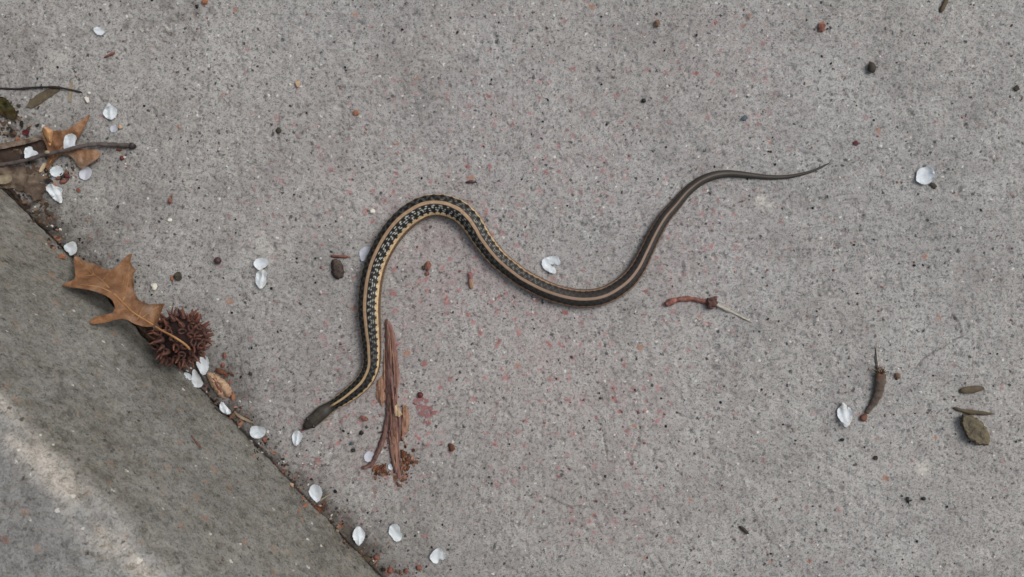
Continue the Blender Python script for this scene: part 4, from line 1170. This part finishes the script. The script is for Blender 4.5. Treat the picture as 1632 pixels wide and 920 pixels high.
def chip(px, py, rx, ry, a, h_, mat, label, cat, name, rough=.25):
    tag(blob(name, px, py, rx, ry, a, h_, mat, rough=rough), label, cat)
chip(347, 415.5, 6.2, 6, 0, 11, 'plum', 'round dark plum seed near the sweetgum ball and touching petals', 'seed', 'seed', .06)
chip(283.5, 441, 7, 6.5, .3, 9, 'stone_dark', 'dark olive pebble with a rusty chip against it', 'pebble', 'pebble')
chip(274, 443.5, 2.8, 5, .2, 5, 'orange', 'rusty chip against the dark olive pebble', 'chip', 'chip')
chip(1389.5, 108, 7, 9.5, .1, 11, 'stone_dark', 'dark oval seed on bare pavement', 'seed', 'seed', .12)
chip(1310, 44.5, 7, 7.5, .4, 6, 'redchip', 'reddish brown broken seed by the dark oval seed', 'seed', 'seed', .4)
chip(1026, 160.5, 4, 3.6, 0, 6, 'stone_black', 'small black round pebble on bare pavement beside the snake tail', 'pebble', 'pebble', .1)
chip(1047, 37.5, 5, 5.5, 0, 7, 'stone_brown', 'small brown round pebble on bare pavement', 'pebble', 'pebble')
chip(1187, 188, 5.5, 4, .3, 5, 'stone_blue', 'small blue grey pebble on bare pavement beside the snake tail', 'pebble', 'pebble')
chip(682, 424, 5.5, 9, -.15, 7, 'redchip', 'rust red wood chip inside the front bend of the snake', 'wood chip', 'wood_chip')
chip(681, 436, 3.4, 3.4, .2, 5, 'redchip', 'small red crumb touching the rust red wood chip', 'wood chip', 'wood_chip')
chip(675, 427, 2.6, 4, .2, 4, 'stone_dark', 'small grey crumb touching the rust red wood chip', 'crumb', 'crumb')
chip(750, 439, 4.5, 6, .1, 5, 'pinkflake', 'pinkish crumb on the end of a tan wood chip', 'wood chip', 'wood_chip')
chip(750.5, 452, 4, 9, .12, 6, 'barktan', 'long tan wood chip inside the front bend of the snake', 'wood chip', 'wood_chip', .15)
chip(720, 713, 5.5, 6.5, .5, 7, 'rust', 'dark rust chip alone between the wood and bare pavement', 'wood chip', 'wood_chip', .4)
chip(580, 667, 7, 4.5, -.5, 5, 'redchip', 'red brown chip between the snake head and the rotten wood', 'wood chip', 'wood_chip', .4)
chip(669.5, 629.5, 4.8, 5, 0, 7, 'darkred', 'small dark red seed at the edge of the pink flakes', 'seed', 'seed', .12)
chip(1431, 599, 5, 5, 0, 7, 'stone_brown', 'tan brown crumb beside the fuzzy end of the catkin', 'crumb', 'crumb')
chip(246.5, 456.5, 5, 5.5, .5, 6, 'stone_white', 'small white stone chip beside the oak leaf', 'stone chip', 'stone_chip', .4)
chip(593, 337, 4, 4, .2, 6, 'stone_white', 'small white stone chip outside the front bend of the snake', 'stone chip', 'stone_chip', .3)
chip(270, 351, 3.5, 3, .2, 4, 'stone_white', 'tiny white stone chip on pavement between oak leaf and front bend', 'stone chip', 'stone_chip', .3)
chip(138.5, 159, 3.4, 5.5, .5, 5, 'stone_white', 'long white stone chip at the end of the thin twig', 'stone chip', 'stone_chip', .3)
chip(142, 148.5, 3, 2.6, .5, 4, 'stone_white', 'tiny round white chip at the end of the thin twig', 'stone chip', 'stone_chip', .3)
chip(191, 202, 3.4, 3.6, .5, 5, 'husk', 'tiny tan crumb beside the small greyish petal', 'crumb', 'crumb')
chip(371.5, 632.5, 3.4, 7, .0, 6, 'orange', 'orange crumb against the pale tan seed husk', 'crumb', 'crumb')
chip(422.5, 700.5, 5, 4, .4, 5, 'redchip', 'red brown crumb under the corner of the squarish petal', 'crumb', 'crumb', .4)
chip(358, 567, 2.8, 5, 0, 5, 'redchip', 'narrow red brown crumb near the sweetgum ball', 'crumb', 'crumb', .3)
chip(355.5, 582, 3.4, 3.6, 0, 5, 'redchip', 'round red brown crumb near the pale tan seed husk', 'crumb', 'crumb', .3)
chip(351, 592, 8, 3.4, -.3, 5, 'rust', 'rust brown crumb cluster along the edge of the seed husk', 'crumb', 'crumb', .5)
chip(361, 599, 4, 3.4, -.6, 4, 'rust', 'small rust crumb at the rounded side of the seed husk', 'crumb', 'crumb', .5)
chip(600, 888.5, 5.2, 4.6, .1, 6, 'redchip', 'brick red crumb near the olive scrap in the joint', 'crumb', 'crumb', .3)
chip(667.5, 905, 6, 4.6, .1, 6, 'redchip', 'brick red crumb near the ragged petal', 'crumb', 'crumb', .3)
chip(622, 909, 3.5, 6, .1, 6, 'redchip', 'narrow brick red crumb next to the joint', 'crumb', 'crumb', .3)
chip(647, 910, 3.4, 4.6, .1, 6, 'redchip', 'small brick red crumb between two larger red crumbs', 'crumb', 'crumb', .3)
chip(611, 908, 4, 3, .1, 5, 'stone_black', 'black crumb beside the narrow brick red crumb', 'crumb', 'crumb', .3)
chip(464, 773, 4.6, 3.4, -.4, 5, 'husk', 'small tan chip lying in the kerb joint', 'chip', 'chip', .3)
chip(483, 796, 3.4, 3, .1, 5, 'orange', 'orange crumb in the joint beside the petal', 'crumb', 'crumb', .3)
chip(107, 281, 3.8, 4.6, .6, 6, 'darkred', 'dark red bud scale between two petals under the oak leaf', 'bud scale', 'bud_scale', .3)
chip(100, 290, 5.5, 3.6, .2, 6, 'redchip', 'red brown bud scale touching a dark red one', 'bud scale', 'bud_scale', .35)
chip(92, 284, 3.6, 3, .2, 5, 'redchip', 'small brown bud scale at the edge of the rounded petal', 'bud scale', 'bud_scale', .35)
chip(125, 303, 3, 3.6, .2, 4, 'redchip', 'small red crumb beside the jagged folded petal', 'crumb', 'crumb', .3)
chip(194, 252, 3.4, 3.4, 0, 5, 'darkred', 'dark red crumb under the broken end of the thick twig', 'crumb', 'crumb', .2)
chip(198.5, 251, 1.8, 1.8, 0, 4, 'stone_white', 'tiny white grain beside the dark red crumb', 'grain', 'stone_chip', .2)
chip(190, 238.5, 5, 2.6, .1, 4, 'rust', 'rust crumb tucked under the thick twig end', 'crumb', 'crumb', .35)
chip(271, 320, 4.2, 4.6, 0, 6, 'redchip', 'brick red crumb on pavement between oak leaf and thick twig', 'crumb', 'crumb', .3)
chip(28, 222, 4.6, 3.8, .3, 5, 'orange', 'orange crumb beside the small dark red scrap', 'crumb', 'crumb', .3)
chip(15, 196.5, 2.2, 2.2, .3, 4, 'stone_white', 'tiny white grain beside the green leaf scrap', 'grain', 'stone_chip', .3)
chip(98, 409, 7, 3.6, .1, 4, 'orange', 'orange brown crumb under the bluish white petal', 'crumb', 'crumb', .4)
chip(326, 3, 5, 4.6, .1, 5, 'orange', 'orange crumb beside a dark stain on bare pavement', 'crumb', 'crumb', .3)
chip(314, 10, 3.4, 3, .1, 5, 'stone_black', 'black crumb touching an orange crumb on the stained pavement', 'crumb', 'crumb', .3)
chip(567.5, 180, 5, 4.6, .1, 5, 'orange', 'lone orange brown crumb on the open pavement', 'crumb', 'crumb', .3)
chip(474, 134, 4, 5, .3, 6, 'husk', 'pale squarish chip on the open pavement', 'chip', 'chip', .3)
chip(444, 208, 4.4, 4.4, .3, 6, 'stone_dark', 'dark shiny grain at the head of a hairline crack', 'grain', 'pebble', .2)
chip(1488, 296, 6, 4, -.5, 4, 'stone_dark', 'dark crumb at the edge of the broad petal beyond the tail', 'crumb', 'crumb', .35)
chip(1364, 228, 4.2, 3.4, 0, 4, 'darkred', 'dark red crumb near the tip of the snake tail', 'crumb', 'crumb', .3)
chip(1620, 141, 4, 5, 0, 5, 'stone_dark', 'dark angular crumb on pavement beyond the dark oval seed', 'crumb', 'crumb', .4)
chip(1396, 730, 3.6, 4, 0, 5, 'stone_dark', 'dark grain on pavement beyond the reddish tip of the catkin', 'grain', 'pebble', .3)
chip(1342, 701, 3.4, 3, 0, 5, 'stone_black', 'black grain near the pointed petal', 'grain', 'pebble', .3)
chip(1447, 797, 3, 5.4, .2, 5, 'stone_black', 'black elongated grain on pavement beside a squarish black one', 'grain', 'pebble', .3)
chip(1472, 795, 4, 3.4, .2, 5, 'stone_black', 'black squarish grain next to the elongated one', 'grain', 'pebble', .3)
chip(483, 684.5, 2.6, 2.2, .2, 4, 'darkred', 'tiny red crumb at the snout of the snake', 'crumb', 'crumb', .3)
chip(576, 690, 3.8, 3.8, .2, 5, 'stone_black', 'round black grain near the snake head and petal', 'grain', 'pebble', .3)
chip(563, 718, 3.4, 3.0, .2, 5, 'stone_black', 'squarish black grain beside the petal under the wood', 'grain', 'pebble', .3)
chip(561, 707, 3.4, 3.0, .2, 5, 'stone_blue', 'bluish grain beside the squarish black grain', 'grain', 'pebble', .3)

fl = empty('pink_flakes', P(676, 655)); tag(fl, 'patch of crushed pinkish red flakes beside the rotten wood', 'flakes')
pts_ = [(662, 640, 7), (670, 638, 8), (680, 640, 6), (667, 648, 8), (676, 650, 9), (686, 652, 7), (672, 660, 6), (681, 662, 8), (690, 660, 7), (677, 672, 5), (683, 676, 6), (694, 657, 5)]
for i, (px, py, r) in enumerate(pts_):
    ol = [(px + math.cos(t) * r * rnd.uniform(.25, .95), py + math.sin(t) * r * rnd.uniform(.25, .95)) for t in np.linspace(0, 6.28, 10)[:-1]]
    o = sheet('flake', ol, (lambda i: lambda X, Y, E: zs(X, Y) + .0002 + .00003 * i + .0003 * (fbm(X / 5, Y / 5, 500 + i, 2) + .3))(i), .00012, 'pinkflake', smooth=0, step=2.0, jit=1.6)
    rebase(o, fl)

# ------------------------------------------------------------------ crumbled litter: bark dust and leaf bits nobody could count
PC = []
for ol, *_ in PET:
    cx = sum(a for a, b in ol) / len(ol); cy = sum(b for a, b in ol) / len(ol)
    PC.append((*W(cx, cy), (max(math.hypot(a - cx, b - cy) for a, b in ol) * S) ** 2))
def litter(name, label, spots, n, pal, rmin, rmax, seed):
    rs = random.Random(seed); V = []; F = []; K = []
    for i in range(n):
        cx_, cy_, sx_, sy_ = rs.choice(spots)
        px, py = rs.gauss(cx_, sx_), rs.gauss(cy_, sy_)
        p0 = P(px, py)
        if float(jd(p0.x, p0.y)) < -.002: continue
        if any((p0.x - a_c) ** 2 + (p0.y - b_c) ** 2 < r_c for a_c, b_c, r_c in PC): continue
        r = (rmin + (rmax - rmin) * rs.random() ** 2) * S
        k_ = rs.randint(5, 7); a0 = rs.uniform(0, 6.28); el = rs.uniform(.3, .9); th = r * rs.uniform(.1, .3)
        tx, ty = rs.uniform(-.5, .5), rs.uniform(-.5, .5)
        b0 = len(V); c_ = np.array(rs.choice(pal)) * rs.uniform(.75, 1.25)
        for lev in (0, 1):
            for j_ in range(k_):
                a = 2 * math.pi * j_ / k_; rr_ = r * rs.uniform(.65, 1.2)
                u_, v_ = math.cos(a) * rr_, math.sin(a) * rr_ * el
                x_, y_ = u_ * math.cos(a0) - v_ * math.sin(a0), u_ * math.sin(a0) + v_ * math.cos(a0)
                V.append((p0.x + x_, p0.y + y_, p0.z + .0001 + lev * th + max(-.0002, x_ * tx + y_ * ty + r * .2))); K.append(c_)
        F.append([b0 + k_ + j_ for j_ in range(k_)]); F.append([b0 + j_ for j_ in reversed(range(k_))])
        for j_ in range(k_):
            F.append([b0 + j_, b0 + (j_ + 1) % k_, b0 + k_ + (j_ + 1) % k_, b0 + k_ + j_])
    me = bpy.data.meshes.new(name); me.from_pydata(V, [], F)
    at = me.attributes.new('Col', 'FLOAT_COLOR', 'POINT')
    at.data.foreach_set('color', np.concatenate([np.array(K), np.ones((len(K), 1))], 1).astype(np.float32).ravel())
    tag(link(name, me, 'grit', smooth=False), label, 'litter', kind='stuff')
browns = [lin(54, 46, 40), lin(74, 60, 50), lin(96, 74, 60), lin(40, 36, 34), lin(118, 102, 86), lin(64, 56, 44)]
rusts = [lin(94, 64, 50), lin(120, 84, 66), lin(78, 54, 46), lin(142, 106, 84), lin(64, 46, 40)]
litter('leaf_litter', 'dark crumbled leaf litter heaped round twigs and oak leaf by the joint', [(20, 215, 22, 18), (30, 250, 28, 14), (60, 300, 16, 14), (10, 200, 16, 16), (95, 275, 18, 14), (70, 340, 10, 14)], 330, browns, 1.4, 5.5, 3)
litter('bark_dust', 'rust brown bark dust spilled round the crumbled end of the rotten wood', [(640, 758, 7, 7), (647, 735, 5, 14), (606, 748, 8, 6), (632, 740, 9, 14), (628, 700, 12, 18), (655, 735, 6, 5)], 240, rusts, 1.2, 4.5, 4)
litter('leaf_litter', 'brown crumbs gathered along the kerb joint among white petals', [(505, 808, 9, 6), (488, 795, 7, 5), (585, 890, 12, 8), (625, 908, 18, 6), (440, 748, 12, 8), (372, 660, 10, 10), (355, 595, 8, 6), (415, 716, 12, 10), (460, 765, 12, 10), (530, 842, 12, 10), (555, 868, 12, 10), (345, 648, 8, 8), (90, 392, 10, 10)], 420, browns + rusts, 1.1, 3.6, 5)

# ------------------------------------------------------------------ dark soil strips in the joint, standing in for shade under the leaves
def soil_shade(name, t0, t1, wid_, hh, label):
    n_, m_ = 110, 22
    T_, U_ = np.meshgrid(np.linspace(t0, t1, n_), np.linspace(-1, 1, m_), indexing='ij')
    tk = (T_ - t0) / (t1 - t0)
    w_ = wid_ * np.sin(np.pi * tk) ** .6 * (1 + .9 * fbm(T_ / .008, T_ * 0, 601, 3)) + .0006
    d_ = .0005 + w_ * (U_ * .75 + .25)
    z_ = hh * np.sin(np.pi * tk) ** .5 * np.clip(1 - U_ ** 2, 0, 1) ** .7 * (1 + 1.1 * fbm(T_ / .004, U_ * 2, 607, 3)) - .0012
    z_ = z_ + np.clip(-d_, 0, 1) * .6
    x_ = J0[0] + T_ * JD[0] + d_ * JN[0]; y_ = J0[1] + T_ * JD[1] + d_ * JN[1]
    o = link(name, grid_mesh(name, np.stack([x_, y_, z_], -1).reshape(-1, 3), n_, m_), 'soil_shade')
    tag(o, label, 'soil', kind='stuff')  # dark soil standing in for shade under the leaves
M['soil_shade'] = simple('joint_soil_shade', lin(58, 48, 40), lin(34, 29, 26), 500, .95, .15, .0012, lin(84, 70, 56))
soil_shade('joint_soil_shade', -.03, .037, .0036, .0020, 'dark soil standing in for shade in the joint beside the broken grey leaf')
soil_shade('joint_soil_shade', .056, .130, .0045, .0026, 'dark soil painted as shade in the joint under the oak leaf')

# ------------------------------------------------------------------ loose grit: thousands of grains, one object
def grit():
    bm = bmesh.new(); bmesh.ops.create_icosphere(bm, subdivisions=1, radius=1)
    bv = np.array([v_.co[:] for v_ in bm.verts]); bf = np.array([[v_.index for v_ in f.verts] for f in bm.faces]); bm.free()
    pal = [(L3(26, 26, 30), .36), (L3(52, 48, 46), .18), (L3(124, 84, 76), .16), (L3(146, 108, 86), .08), (L3(190, 187, 180), .08), (L3(128, 120, 108), .08)]
    pr = np.array([p for _, p in pal]); pr /= pr.sum()
    V, F, K = [], [], []
    def add(x, y, z, r, ci):
        if any((x - a_c) ** 2 + (y - b_c) ** 2 < r_c for a_c, b_c, r_c in PC): return
        sx, sy, sz = r * rnd.uniform(.75, 1.35), r * rnd.uniform(.7, 1.1), r * rnd.uniform(.55, .9)
        a = rnd.uniform(0, 6.28); ca, sa = math.cos(a), math.sin(a)
        n_ = bv * (1 + rng.uniform(-.22, .22, (len(bv), 1)))
        p = n_ * (sx, sy, sz)
        p = np.stack([p[:, 0] * ca - p[:, 1] * sa + x, p[:, 0] * sa + p[:, 1] * ca + y, p[:, 2] + z + sz * .35], 1)
        F.append(bf + sum_[0]); sum_[0] += len(bv)
        V.append(p); K.append(np.repeat((pal[ci][0] * rnd.uniform(.8, 1.2))[None], len(bv), 0))
    sum_ = [0]
    n = 0
    while n < 1700:
        x, y = rnd.uniform(-.285, .285), rnd.uniform(-.165, .165)
        d = float(jd(x, y))
        if d < .0015: continue
        if rnd.random() > .42 + .9 * math.exp(-d / .035): continue
        r = .00022 + .00055 * rnd.random() ** 3.2
        add(x, y, hz(x, y), r, int(rng.choice(len(pal), p=pr))); n += 1
    for _ in range(520):      # drifted against the kerb
        t = rnd.uniform(-.05, .5); d = rnd.expovariate(1 / .006) + .0008
        x = J0[0] + t * JD[0] + d * JN[0]; y = J0[1] + t * JD[1] + d * JN[1]
        if abs(x) > .285 or abs(y) > .165: continue
        add(x, y, hz(x, y), .0003 + .0007 * rnd.random() ** 2.4, int(rng.choice(len(pal), p=[.34, .22, .16, .12, .06, .10])))
    V = np.concatenate(V); F = np.concatenate(F); K = np.concatenate(K)
    me = bpy.data.meshes.new('grit')
    me.from_pydata(V.tolist(), [], F.tolist())
    at = me.attributes.new('Col', 'FLOAT_COLOR', 'POINT')
    at.data.foreach_set('color', np.concatenate([K, np.ones((len(K), 1))], 1).astype(np.float32).ravel())
    o = link('grit', me, 'grit', smooth=False)
    tag(o, 'loose dark, red and white sand grains strewn over the pavement', 'grit', kind='stuff')
grit()
